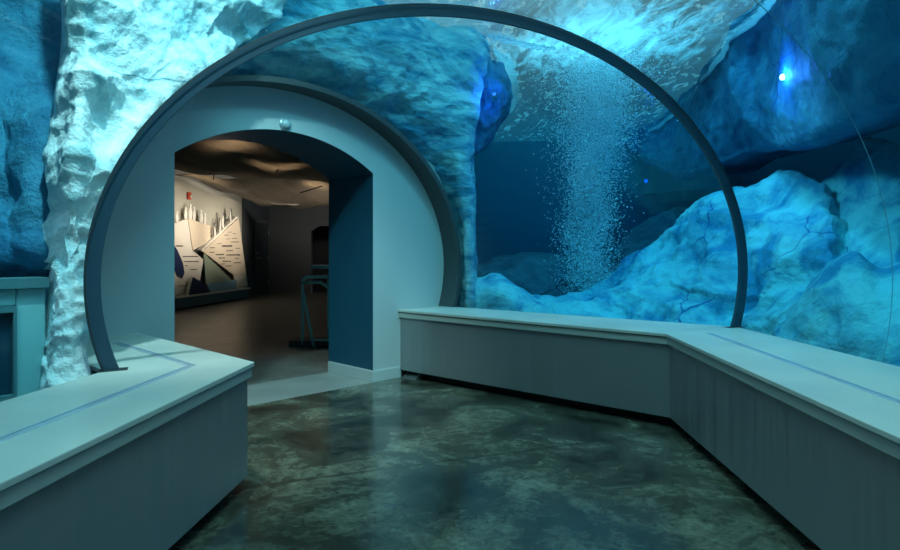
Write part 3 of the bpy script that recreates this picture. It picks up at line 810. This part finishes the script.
# ------------------------------------------------------------------ bubbles
def blobs(name, pts, mat_, label):
    """many small round bubbles as one mesh"""
    bm = bmesh.new(); bmesh.ops.create_icosphere(bm, subdivisions=1, radius=1)
    V = np.array([v.co[:] for v in bm.verts]); Fc = np.array([[v.index for v in f.verts] for f in bm.faces]); bm.free()
    P = np.array([p[:3] for p in pts]); R = np.array([p[3] for p in pts])
    co = (P[:, None, :] + V[None] * R[:, None, None]).reshape(-1, 3)
    fc = (Fc[None] + (np.arange(len(P)) * len(V))[:, None, None]).reshape(-1, 3)
    me = D.meshes.new(name); me.from_pydata(co.tolist(), [], fc.tolist()); me.polygons.foreach_set('use_smooth', [True] * len(fc))
    o = link(name, me, mat_); tag(o, label, 'bubbles', kind='stuff'); return o


rng = random.Random(5); pts = []
z0, z1 = -.3, WATER - .01
while len(pts) < 60000:
    f = rng.random() ** .9; z = z0 + (z1 - z0) * f
    r = .33 + .14 * f + .6 * max(0, f - .55) ** 1.3 + 1.6 * max(0, f - .86)
    cxp = PL.x - .05 * math.sin(f * 3.5) - .04 * f + .05 * math.sin(f * 9)
    th = rng.random() * 2 * PI; q = abs(rng.gauss(0, .45)); q = min(q, 2.0) * r
    x = cxp + q * math.cos(th); y = PL.y + q * math.sin(th)
    if noise.noise(Vector((x * 2.6, y * 2.6, z * 1.5))) < -.12 + .4 * rng.random() - .2 and rng.random() < .75: continue
    pts.append((x, y, z, rng.uniform(.003, .0075) * (1 if rng.random() < .93 else 1.6)))
blobs('bubble_plume', pts, M['bubble'], 'rising column of white air bubbles in the blue water')

# white strips at the water level: foam, and a glint painted along the shelf
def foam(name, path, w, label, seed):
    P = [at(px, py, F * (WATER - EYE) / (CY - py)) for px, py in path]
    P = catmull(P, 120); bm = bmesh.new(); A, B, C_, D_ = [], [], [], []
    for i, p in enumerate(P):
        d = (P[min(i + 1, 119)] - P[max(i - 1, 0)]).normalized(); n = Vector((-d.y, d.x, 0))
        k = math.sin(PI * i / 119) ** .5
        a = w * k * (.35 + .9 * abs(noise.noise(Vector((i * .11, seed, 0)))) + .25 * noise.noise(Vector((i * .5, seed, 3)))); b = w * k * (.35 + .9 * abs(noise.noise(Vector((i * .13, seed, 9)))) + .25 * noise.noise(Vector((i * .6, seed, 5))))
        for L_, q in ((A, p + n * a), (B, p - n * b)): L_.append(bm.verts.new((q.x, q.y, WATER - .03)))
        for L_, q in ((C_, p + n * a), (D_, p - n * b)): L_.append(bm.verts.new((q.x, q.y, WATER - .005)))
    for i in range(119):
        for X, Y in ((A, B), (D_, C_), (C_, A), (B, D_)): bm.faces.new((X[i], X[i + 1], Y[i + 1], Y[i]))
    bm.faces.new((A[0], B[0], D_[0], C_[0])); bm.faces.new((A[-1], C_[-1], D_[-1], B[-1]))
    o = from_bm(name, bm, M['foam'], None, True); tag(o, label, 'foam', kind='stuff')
foam('foam_glint_line', [(648, 131), (664, 122), (688, 101), (709, 75), (733, 40), (757, 15), (772, -1), (786, -26), (800, -50)], .10, 'white strip painted as the glint where the hanging ice shelf meets the water surface', 2)  # this strip stands in for light glinting on the wet ice edge
foam('foam_glint_line', [(494, 48), (505, 62), (511, 80), (513, 98), (510, 112)], .16, 'white foam against the dark ice block by the pillar', 6)
foam('foam_glint_line', [(486, 33), (505, 38), (530, 44), (556, 47)], .12, 'pale foam streak on the water just inside the top of the rib', 9)

# ------------------------------------------------------------------ underwater lamps
def lamp(px, py, y, d, r, label, power, lens='blue_lens'):
    c = at(px, py, y); d = Vector(d).normalized()
    o = root('underwater_lamp', c, label, 'lamp')
    bm = bmesh.new(); lathe(bm, c - d * r * 1.6, d, [(r * .5, 0), (r * 1.1, r * .2), (r * 1.2, r * 1.5), (r * 1.25, r * 1.7), (r, r * 1.72)], 20); sub('housing', bm, M['housing'], o, False)
    bm = bmesh.new(); lathe(bm, c - d * r * 1.6, d, [(r * .98, r * 1.70), (r * .9, r * 1.82), (r * .4, r * 1.95), (.001, r * 2)], 20); sub('lens', bm, M[lens], o, True)
    l = D.lights.new('underwater_lamp_light', 'POINT'); l.energy = power; l.color = (.06, .2, 1.0); l.shadow_soft_size = r
    lo = D.objects.new('underwater_lamp_light', l); COL.objects.link(lo); lo.location = c + d * r * 3
    return o
lamp(783, 77, 5.55, (-.75, -.62, -.1), .026, 'bright blue underwater lamp on the hanging ice shelf', 14)
lamp(494, 94, 6.74, (-.1, -1, 0), .012, 'small deep blue lamp in the dark ice block by the pillar', 4, 'dim_lens')
lamp(646, 181, 12.4, (-.2, -1, 0), .035, 'tiny blue lamp far off in the dark water right of the bubbles', 1.0, 'dim_lens')

# ------------------------------------------------------------------ gallery beyond the passage
def lx(y, off=0.0): return -5.89 + .142 * (y - 12.8) + off      # the long left wall of the gallery
GY = 18.05; GH = 3.5
PSI = Vector((.142, 1)).normalized(); PSN = Vector((PSI.y, -PSI.x))     # along the left wall / away from it
bm = bmesh.new()
prism(bm, [tuple(wall(T1, 0, -TH).xy), tuple(wall(T0, 0, -TH).xy), (lx(12.2), 12.2), (lx(GY), GY), (-1.0, GY)], -.15, 0)
struct(from_bm('floor_gallery', bm, M['gallery_floor']), 'brown polished concrete floor of the gallery', 'floor')
bm = bmesh.new()
prism(bm, [tuple(wall(T1 - .1, 0, -.3).xy), tuple(wall(T0, 0, -.3).xy), (-6.6, 12.2), (-6.0, 18.4), (-1.05, 18.4), (GBR.x - .05, GBR.y)], GH + .06, GH + .2)
# keep the lid clear of the tank: cut along the divider
struct(from_bm('ceiling_gallery', bm, M['gallery_dark']), 'dark gallery ceiling above the fabric sails', 'ceiling')
vwall('wall_gallery_left', (lx(12.2), 12.2), (lx(16.4), 16.4), 0, GH, M['gallery_wall'], 'cream gallery wall behind the iceberg display')
vwall('wall_gallery_near', (GBL.x, GBL.y), (lx(12.2), 12.2), 0, GH, M['gallery_wall'], 'cream gallery wall near the passage')
vwall('wall_gallery_corner', (lx(16.4), 16.4), (lx(GY + .1), GY + .1), 0, GH, M['gallery_dark'], 'charcoal gallery wall with the door')
# back wall with a dark doorway at the right
dx0 = (311 - CX) / F * GY; dtop = EYE + (CY - 226) / F * GY
bm = bmesh.new()
prism(bm, [(lx(GY), GY), (dx0, GY), (dx0, GY + .2), (lx(GY), GY + .2)], 0, GH)
prism(bm, [(dx0, GY), (dx0 + 1.1, GY), (dx0 + 1.1, GY + .2), (dx0, GY + .2)], dtop, GH)
prism(bm, [(dx0 + 1.1, GY), (-.9, GY), (-.9, GY + .2), (dx0 + 1.1, GY + .2)], 0, GH)
slab(bm, [(dx0, GY, dtop), (dx0 + .22, GY, dtop), (dx0, GY, dtop - .16)], (0, .2, 0))
struct(from_bm('wall_gallery_back', bm, M['gallery_grey']), 'grey brown gallery back wall with a dark doorway', 'wall')
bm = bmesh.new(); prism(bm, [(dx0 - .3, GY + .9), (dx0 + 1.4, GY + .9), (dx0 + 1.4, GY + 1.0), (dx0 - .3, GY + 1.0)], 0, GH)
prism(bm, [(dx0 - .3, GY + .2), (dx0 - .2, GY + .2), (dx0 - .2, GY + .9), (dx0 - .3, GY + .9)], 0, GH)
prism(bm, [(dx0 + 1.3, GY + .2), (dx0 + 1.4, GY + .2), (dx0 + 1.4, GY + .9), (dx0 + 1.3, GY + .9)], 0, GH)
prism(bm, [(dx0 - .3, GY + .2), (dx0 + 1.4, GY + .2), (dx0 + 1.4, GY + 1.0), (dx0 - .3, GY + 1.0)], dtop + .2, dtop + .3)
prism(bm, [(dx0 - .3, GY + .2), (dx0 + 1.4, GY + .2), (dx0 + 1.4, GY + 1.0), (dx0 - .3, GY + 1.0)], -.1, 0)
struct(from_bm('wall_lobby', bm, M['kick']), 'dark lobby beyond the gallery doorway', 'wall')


def gp(y, h, off=0.0):
    """a point on the gallery's left wall, off metres in front of it"""
    return Vector((lx(y) + PSN.x * off, y + PSN.y * off, h))


def gpx(px, py, off):
    """where the sight direction px, py meets the plane off metres in front of the left wall"""
    k = (px - CX) / F
    x0, y0 = lx(12.8) + PSN.x * off, 12.8 + PSN.y * off
    y = (x0 - .142 * y0) / (k - .142)
    return Vector((k * y, y, EYE + (CY - py) / F * y))


# door in the charcoal wall
def yp(px, off=0.0): return gpx(px, 249, off).y
d0, d1 = yp(255), yp(267.5)
dr = empty('door_1', gp((d0 + d1) / 2, 0)); struct(dr, 'dark grey door at the far end of the gallery', 'door')
bm = bmesh.new(); slab(bm, [gp(d0, .012, .025), gp(d1, .012, .025), gp(d1, 1.97, .025), gp(d0, 1.97, .025)], -PSN.to_3d() * .02); sub('leaf', bm, M['door_paint'], dr)
bm = bmesh.new()
for a, b, h0, h1 in ((d0 - .07, d0, 0, 2.04), (d1, d1 + .06, 0, 2.04), (d0, d1, 1.97, 2.04)):
    slab(bm, [gp(a, h0, .035), gp(b, h0, .035), gp(b, h1, .035), gp(a, h1, .035)], -PSN.to_3d() * .034)
sub('frame', bm, M['gallery_grey'], dr)
bm = bmesh.new(); c = gp(d0 + .09, 1.0, .03); lathe(bm, c, PSN.to_3d(), [(.03, 0), (.03, .01), (.012, .012), (.012, .05), (.014, .055)], 14); tube(bm, [c + PSN.to_3d() * .05, c + PSN.to_3d() * .05 + PSI.to_3d() * .11], .011, 8)
lathe(bm, gp(d0 + .09, 1.14, .03), PSN.to_3d(), [(.025, 0), (.025, .012), (.018, .014)], 14); sub('handle', bm, M['steel'], dr)
bm = bmesh.new()
for h in (.3, 1.0, 1.7): tube(bm, [gp(d1 - .01, h - .05, .035), gp(d1 - .01, h + .05, .035)], .01, 8)
sub('hinge', bm, M['steel'], dr)

# fire alarm
fa = root('fire_alarm', gpx(188, 199.5, 0), 'small red fire alarm strobe high on the cream wall', 'alarm')
c = gpx(188, 196, 0)
def box_on(bm, c, w, h, o0, o1):
    a = c + PSI.to_3d() * -w / 2 + PSN.to_3d() * o0; b = c + PSI.to_3d() * w / 2 + PSN.to_3d() * o0
    slab(bm, [a + Vector((0, 0, -h / 2)), b + Vector((0, 0, -h / 2)), b + Vector((0, 0, h / 2)), a + Vector((0, 0, h / 2))], PSN.to_3d() * (o1 - o0))
bm = bmesh.new(); box_on(bm, c, .12, .16, 0, .05); bevel(sub('body', bm, M['alarm_red'], fa), .01)
bm = bmesh.new(); box_on(bm, c + Vector((0, 0, -.015)), .05, .05, .05, .075); bevel(sub('strobe', bm, M['alarm_lens'], fa), .008)['label'] = 'white strobe lens'

# iceberg display: a plinth, faceted panels, printed lines
OFFP = .35
yA, yB = gpx(172, 300, OFFP).y - .35, gpx(250, 290, OFFP).y
ds = root('iceberg_display', gp((yA + yB) / 2, 0, .2), 'exhibit of angular iceberg shaped text panels on a slate plinth', 'display')
bm = bmesh.new()
prism(bm, [tuple(gp(yA, 0, .02).xy), tuple(gp(yB, 0, .02).xy), tuple(gp(yB, 0, OFFP).xy), tuple(gp(yA, 0, OFFP).xy)], .04, .245); sub('plinth', bm, M['plinth'], ds)
bm = bmesh.new()
prism(bm, [tuple(gp(yA, 0, .02).xy), tuple(gp(yB + .05, 0, .02).xy), tuple(gp(yB + .05, 0, OFFP + .02).xy), tuple(gp(yA, 0, OFFP + .02).xy)], .246, .275); sub('plinth_top', bm, M['panel_edge'], ds)['label'] = 'pale ledge on top of the plinth'
bm = bmesh.new()
prism(bm, [tuple(gp(yA, 0, .02).xy), tuple(gp(yB - .1, 0, .02).xy), tuple(gp(yB - .1, 0, OFFP - .08).xy), tuple(gp(yA, 0, OFFP - .08).xy)], 0, .04); sub('plinth_foot', bm, M['kick'], ds)


def panel(name, pts, m, off, offs=None, th=.03, label=None):
    P = [gpx(x, y, off + (offs[i] if offs else 0)) for i, (x, y) in enumerate(pts)]
    bm = bmesh.new(); slab(bm, P, -PSN.to_3d() * th)
    o = sub(name, bm, m, ds)
    if label: o['label'] = label
    return o


panel('panel', [(160, 228), (187.6, 219), (192.2, 250), (160, 236)], M['panel_pale'], .12, [-.08, .05, .06, -.05], label='pale left face of the iceberg peak')
panel('panel', [(188.2, 218.5), (212.5, 226.5), (210, 241), (193, 250.5)], M['panel_sand'], .12, [.05, -.04, -.03, .06], label='sandy right face of the iceberg peak')
pl_text = panel('panel', [(160, 226), (176, 237), (203.5, 259.5), (199.5, 284), (197, 292), (160, 298)], M['panel_pale'], .20, label='pale lower left text panel')
pr_text = panel('panel', [(203, 251.5), (238.7, 218), (246.2, 274), (233, 274.5)], M['panel_sand'], .20, label='large sandy text panel on the right')
panel('panel', [(233.5, 274.5), (246.2, 274.3), (247.8, 286), (236.5, 288)], M['panel_pale'], .19, label='grey lower strip of the right panel')
panel('panel', [(201.2, 250), (236.2, 216.5), (238.7, 217.5), (203, 251.8)], M['panel_edge'], .17, th=.12, label='white sloping top edge of the right panel')
panel('panel', [(204, 253), (231.5, 279.5), (235.5, 283), (206, 284.5)], M['panel_green'], .23, label='dull green triangular panel')
panel('panel', [(207, 284), (236.5, 279.8), (236.5, 288.5), (211, 292.5)], M['panel_sky'], .27, label='light blue panel')
panel('panel', [(193, 277), (203.5, 283), (210.5, 293), (188.5, 296.5)], M['panel_navy'], .29, label='navy blue panel')
panel('panel', [(190.8, 277.5), (193, 277), (188.5, 296.5), (185.5, 297)], M['panel_edge'], .285, label='white edge of the navy panel')
panel('backing', [(190, 246), (197, 246), (213, 237), (207, 252), (207, 284), (196, 284), (204, 259)], M['cutout_dark'], .07, label='dark backing seen between the panels')
# dark navy flipper shape on the left panel
fl_ = [(160, 238), (172, 242), (178, 251), (183, 263), (184.5, 273), (182.5, 278), (178, 276), (172, 262), (160, 252)]
panel('silhouette', fl_, M['panel_navy'], .225, th=.02, label='dark navy flipper shaped cut-out')


def lettering(parent, lines, off):
    """rows of small printed words, each word a short dark bar of its own"""
    rg = random.Random(12)
    for x0, x1, y, h in lines:
        bm = bmesh.new(); n = max(2, int((x1 - x0) / .7)); top = []; low = []
        for k in range(n + 1):
            x = x0 + (x1 - x0) * k / n; u = h * rg.uniform(.30, .55)
            top.append(gpx(x, y - u - .1 * k / n, off)); low.append(gpx(x, y + h * rg.uniform(.30, .5) - .1 * k / n, off))
        slab(bm, top + low[::-1], -PSN.to_3d() * .004)
        base = Vector(ds.location)
        for v in bm.verts: v.co -= base
        from_bm('text_line', bm, M['ink'], parent)


lettering(pr_text, [(222, 232, 246, 2.0), (228, 232, 232.2, .6), (224.5, 229, 235.2, .7), (233, 236, 233.8, .6), (226, 230, 239, .6), (232, 237, 238.5, .6), (231, 239, 242, .9), (217.5, 221.5, 243.8, .6),
          (210, 215, 247.8, .8), (226.5, 233, 250.8, .9), (236, 240, 248.4, .7), (210, 214.5, 252.4, 1.0), (216, 224, 254.6, 1.3), (226.5, 240, 255, 1.4), (219, 225, 258, 1.2), (235, 239, 258.5, .7), (222.5, 231, 261.3, 1.1), (234, 241, 262.8, .9), (221, 225, 264, .8), (225.5, 231.5, 266, .9)], .205)
lettering(pl_text, [(176, 183, 246, 1.6), (183, 198.5, 256.5, 1.1), (184, 199, 261.5, 1.2), (185, 188, 265.6, .8), (190, 197, 269.6, 1.0), (178, 187, 286, .6)], .205)

# penguin cut-outs standing on the panels
def penguin(px, foot, head, off, label, facing=1, dark=None, group=None):
    a = gpx(px, foot, off); b = gpx(px, head, off); H = b.z - a.z
    o = root('penguin_cutout', a, label, 'cutout', group)
    out = [(-.13, 0), (-.16, .10), (-.19, .30), (-.18, .52), (-.12, .70), (-.09, .80), (-.10, .90), (-.06, .97), (0, 1.0), (.07, .97), (.11, .91), (.24, .87), (.12, .85), (.09, .78), (.12, .70), (.19, .52), (.21, .30), (.17, .10), (.15, 0), (.20, -.01), (0, -.012)]
    def shape(pts, o0, th):
        bm = bmesh.new(); slab(bm, [a + PSI.to_3d() * (x * H * facing) + Vector((0, 0, z * H)) + PSN.to_3d() * o0 for x, z in pts], -PSN.to_3d() * th); return bm
    sub('body', shape(out, 0, .015), M['cutout_white'], o)
    if dark:
        back = [(-.13, .02), (-.16, .10), (-.19, .30), (-.18, .52), (-.12, .70), (-.09, .80), (-.10, .90), (-.06, .97), (0, 1.0), (.07, .97), (.09, .88), (.02, .80), (-.03, .66), (-.05, .40), (-.06, .16)]
        sub('dark_back', shape(back, .004, .003), M['cutout_dark'], o)['label'] = 'dark back and head'
    return o


G1, G2 = 'white penguin cut-outs on the iceberg peak', 'dark backed penguin cut-outs on the right panel edge'
penguin(177.2, 222, 211, .10, 'white penguin cut-out half hidden by the passage edge', 1, None, G1)
penguin(185.8, 219.5, 207, .10, 'white penguin cut-out left of the tallest one on the peak', 1, None, G1)
penguin(190.6, 219, 203.5, .14, 'tallest white penguin cut-out at the tip of the peak', 1, None, G1)
penguin(194.4, 220, 206.5, .10, 'white penguin cut-out just right of the tallest one', -1, None, G1)
penguin(201.4, 222.5, 209.5, .10, 'white penguin cut-out down the right slope of the peak', 1, None, G1)
penguin(205.2, 223.8, 213, .10, 'short white penguin cut-out lowest on the right slope', -1, None, G1)
penguin(214.5, 237, 223, .16, 'lowest penguin cut-out on the right panel edge', 1, True, G2)
penguin(219.8, 231.5, 217.5, .16, 'second lowest penguin cut-out on the right panel edge', 1, True, G2)
penguin(223.6, 228, 212.5, .16, 'second highest penguin cut-out on the right panel edge', -1, True, G2)
penguin(231, 221, 208.5, .16, 'highest penguin cut-out on the right panel edge', -1, True, G2)

# fabric sails under the gallery ceiling
def sail(name, C, label, n=40, sag=.12, seed=1, struts=()):
    """C: rows of control points"""
    R_ = [catmull([Vector(p) for p in r], n) for r in C]
    cols = [catmull([R_[k][i] for k in range(len(R_))], n) for i in range(n)]
    bm = bmesh.new()
    V = []
    for i in range(n):
        V.append([bm.verts.new(p + Vector((0, 0, .06 * noise.noise(Vector((p.x * 1.3, p.y * .6, seed))) + .028 * math.sin((p.x * 1.2 + p.y * .55) * 4.2 + seed + 2 * noise.noise(Vector((p.x, p.y, 7)))) + .012 * math.sin((p.x * 2.1 - p.y * .7) * 6 + seed)))) for p in cols[i]])
    for i in range(n - 1):
        for j in range(n - 1): bm.faces.new((V[i][j], V[i + 1][j], V[i + 1][j + 1], V[i][j + 1]))
    c = Vector(C[0][0])
    o = root(name, c, label, 'sail', 'fabric sails under the gallery ceiling')
    s = sub('cloth', bm, M['fabric'], o, True)
    m = s.modifiers.new('thick', 'SOLIDIFY'); m.thickness = .006
    for a, b in struts:
        bm = bmesh.new(); tube(bm, [a, b], .012, 8); sub('strut', bm, M['strut'], o)
    return o


sail('fabric_sail', [
    [at(150, 122, 8.2), at(175, 128, 8.2), at(230, 118, 8.2), at(290, 120, 8.2), at(350, 128, 8.2)],
    [at(150, 150, 9.6), at(175, 158, 9.6), at(235, 152, 9.4), at(290, 150, 9.2), at(350, 140, 9.0)],
    [at(150, 160, 11.2), at(175, 168, 11.2), at(235, 170, 11.0), at(290, 168, 10.6), at(350, 165, 10.2)],
    [at(150, 158, 12.6), at(178, 167, 12.8), at(232, 177, 13.0), at(290, 180, 12.4), at(350, 183, 11.6)]],
    'near sagging beige fabric sail just inside the passage', seed=1, struts=((at(276, 172, 10.6), at(290, 156, 10.6)),))
sail('fabric_sail', [
    [at(174, 173, 13.0), at(230, 178, 13.0), at(290, 174, 12.8), at(330, 172, 12.6), at(370, 172, 12.4)],
    [at(197, 181.5, 13.9), at(240, 189, 14.0), at(290, 188, 13.8), at(330, 185, 13.6), at(370, 184, 13.4)],
    [at(223, 191, 15.1), at(252, 199, 15.2), at(290, 203, 15.0), at(330, 198, 14.8), at(370, 196, 14.6)],
    [at(247, 200, 16.3), at(268, 206, 16.6), at(296, 209, 16.4), at(330, 205, 16.0), at(370, 203, 15.6)]],
    'far beige fabric sail drooping before the grey back wall', seed=4, struts=((at(300, 193, 13.4), at(322, 186, 13.4)), (at(213.5, 180, 13.0), at(214.5, 171, 13.0))))

# handrail stand
def Q(px, py, y=8.0): return at(px, py, y)
hr = root('handrail_stand', at(310, 348, 8.0), 'teal metal handrail stand on the gallery floor by the passage', 'handrail')
gz = .0
def gpnt(px, y): p = at(px, 249, y); return Vector((p.x, p.y, 0))
bm = bmesh.new(); tube(bm, [gpnt(302.5, 8.1) + Vector((0, 0, .03)), Q(302.5, 286, 8.1)], .022); sub('post', bm, M['rail'], hr, True)
bm = bmesh.new(); tube(bm, [gpnt(314, 8.0) + Vector((0, 0, .01)), Q(308, 318), Q(302.5, 288), Q(302.5, 284), Q(304, 282.3)], .020); sub('slanted_leg', bm, M['rail'], hr, True)
bm = bmesh.new(); tube(bm, [Q(302.5, 283, 8.1), Q(304, 279, 8.1), Q(306.5, 277, 8.1), Q(336, 276.5, 8.1)], .024); sub('top_rail', bm, M['rail'], hr, True)
bm = bmesh.new(); tube(bm, [Q(304, 282.3), Q(320.5, 282.3), Q(328, 287), Q(336, 292)], .020); sub('lower_rail', bm, M['rail'], hr, True)
bm = bmesh.new(); tube(bm, [gpnt(328, 8.1) + Vector((0, 0, .03)), Q(328, 277, 8.1)], .014); sub('post', bm, M['rail'], hr, True)
a, b = gpnt(290, 8.15), gpnt(340, 8.15)
bm = bmesh.new(); prism(bm, [(a.x, 8.08), (b.x, 8.08), (b.x, 8.45), (a.x, 8.45)], 0, .085); bevel(sub('base', bm, M['rail_base'], hr), .01)
bm = bmesh.new(); tube(bm, [Q(314, 340), Q(336, 340)], .012); sub('foot_rail', bm, M['rail'], hr, True)
cr = root('counter_shelf', at(318, 268, 9.2), 'short pale teal shelf rail standing behind the handrail', 'shelf')
cr.location.z = 0
a, b = at(312, 266.5, 9.2), at(345, 266.5, 9.2)
bm = bmesh.new(); prism(bm, [(a.x, 9.1), (b.x, 9.1), (b.x, 9.4), (a.x, 9.4)], a.z - .03, a.z + .02); sub('shelf', bm, M['rail'], cr)
bm = bmesh.new(); prism(bm, [(b.x - .1, 9.2), (b.x - .04, 9.2), (b.x - .04, 9.3), (b.x - .1, 9.3)], 0, a.z - .03); sub('post', bm, M['rail_base'], cr)

# ------------------------------------------------------------------ lights
def area(name, loc, aim, size, energy, col=(1, 1, 1), sy=None, spread=None):
    l = D.lights.new(name, 'AREA'); l.energy = energy; l.color = col; l.size = size
    if sy: l.shape = 'RECTANGLE'; l.size_y = sy
    if spread: l.spread = spread
    o = D.objects.new(name, l); COL.objects.link(o); o.location = loc
    o.rotation_euler = (Vector(aim) - Vector(loc)).to_track_quat('-Z', 'Y').to_euler()
    return o


def spot(name, loc, aim, energy, angle, blend=.6, col=(1, 1, 1), r=.05):
    l = D.lights.new(name, 'SPOT'); l.energy = energy; l.color = col; l.spot_size = math.radians(angle); l.spot_blend = blend; l.shadow_soft_size = r
    o = D.objects.new(name, l); COL.objects.link(o); o.location = loc
    o.rotation_euler = (Vector(aim) - Vector(loc)).to_track_quat('-Z', 'Y').to_euler()
    return o


W = D.worlds.new('sky'); SC.world = W; W.use_nodes = True
bg = W.node_tree.nodes['Background']; bg.inputs[0].default_value = (.80, .93, 1.0, 1); bg.inputs[1].default_value = .75
# flood lamps over the open tank, and unseen fill spots added to brighten parts
spot('flood_left', (-1.15, 2.2, 4.9), (-1.62, 3.75, 2.3), 1750, 54, .7, (1, .56, .46), .08)
spot('fill_low', (-2.35, 2.3, 1.75), (-1.85, 3.15, .75), 15, 75, 1.0, (.75, .97, 1), .1)  # added fill in the water, no fixture, lifts the lower left ice
spot('fill_boulder', (1.7, 5.4, 2.9), (4.0, 5.5, 1.5), 95, 70, .9, (.7, .92, 1), .15)  # added fill in the water, no fixture, lifts the tall right boulder
spot('flood_right', (1.5, 4.4, 5.8), (3.5, 5.8, 1.0), 640, 84, .9, (.8, .95, 1), .15)
spot('flood_arch', (1.6, 3.4, 5.4), (-.4, 6.0, 2.4), 250, 60, .9, (.85, .97, 1), .12)
area('flood_bench', (.3, 1.8, 6.2), (.2, 2.6, 0), 2.5, 430, (1, .72, .60))
spot('fill_plume', (1.5, 6.9, 6.0), (1.8, 7.6, 2.0), 700, 70, .8, (.9, .97, 1), .15)  # unseen spot added to brighten the bubbles and their foam
spot('fill_shelf', (2.0, 3.6, 5.2), (3.3, 8.0, 3.5), 340, 50, .8, (.85, .92, 1), .1)  # unseen spot added to brighten the strip along the shelf's waterline
area('flood_back', (2.2, 11.2, 5.4), (1.8, 13.0, 1.5), 2.0, 70, (.8, 1, 1))
# gallery: warm wall washers and lamps above the sails
warm = (1.0, .82, .60)
for y in (12.9, 14.2, 15.5):
    p = gp(y, 2.15, 2.3); spot('wall_washer', p, gp(y, 1.75, .1), 180, 66, 1.0, (1, .88, .70), .08)
for px, py, y, e in ((232, 134, 9.0, 130), (278, 152, 10.4, 150), (316, 183, 13.6, 110), (206, 166, 13.3, 170)):
    p = at(px, py, y); spot('sail_lamp', (p.x, p.y, min(GH - .03, p.z + .42)), (p.x, p.y, 0), e * .75, 88, 1.0, warm, .10)

area('gallery_fill', (-2.6, 14.5, 3.45), (-2.9, 14.6, 0), 1.6, 60, (1, .93, .85))

# ------------------------------------------------------------------ camera
cam = D.cameras.new('camera'); cam.sensor_width = 36; cam.lens = F * 36 / 900; cam.shift_y = -(275 - CY) / 900; cam.clip_start = .05
co = D.objects.new('camera', cam); COL.objects.link(co); co.location = (0, 0, EYE); co.rotation_euler = (PI / 2, 0, 0)
SC.camera = co
SC.cycles.transparent_max_bounces = 24
SC.cycles.sample_clamp_indirect = 4
vs = SC.view_settings
vs.view_transform = 'Standard'; vs.look = 'None'; vs.gamma = 1; vs.use_curve_mapping = False; vs.exposure = 0.0
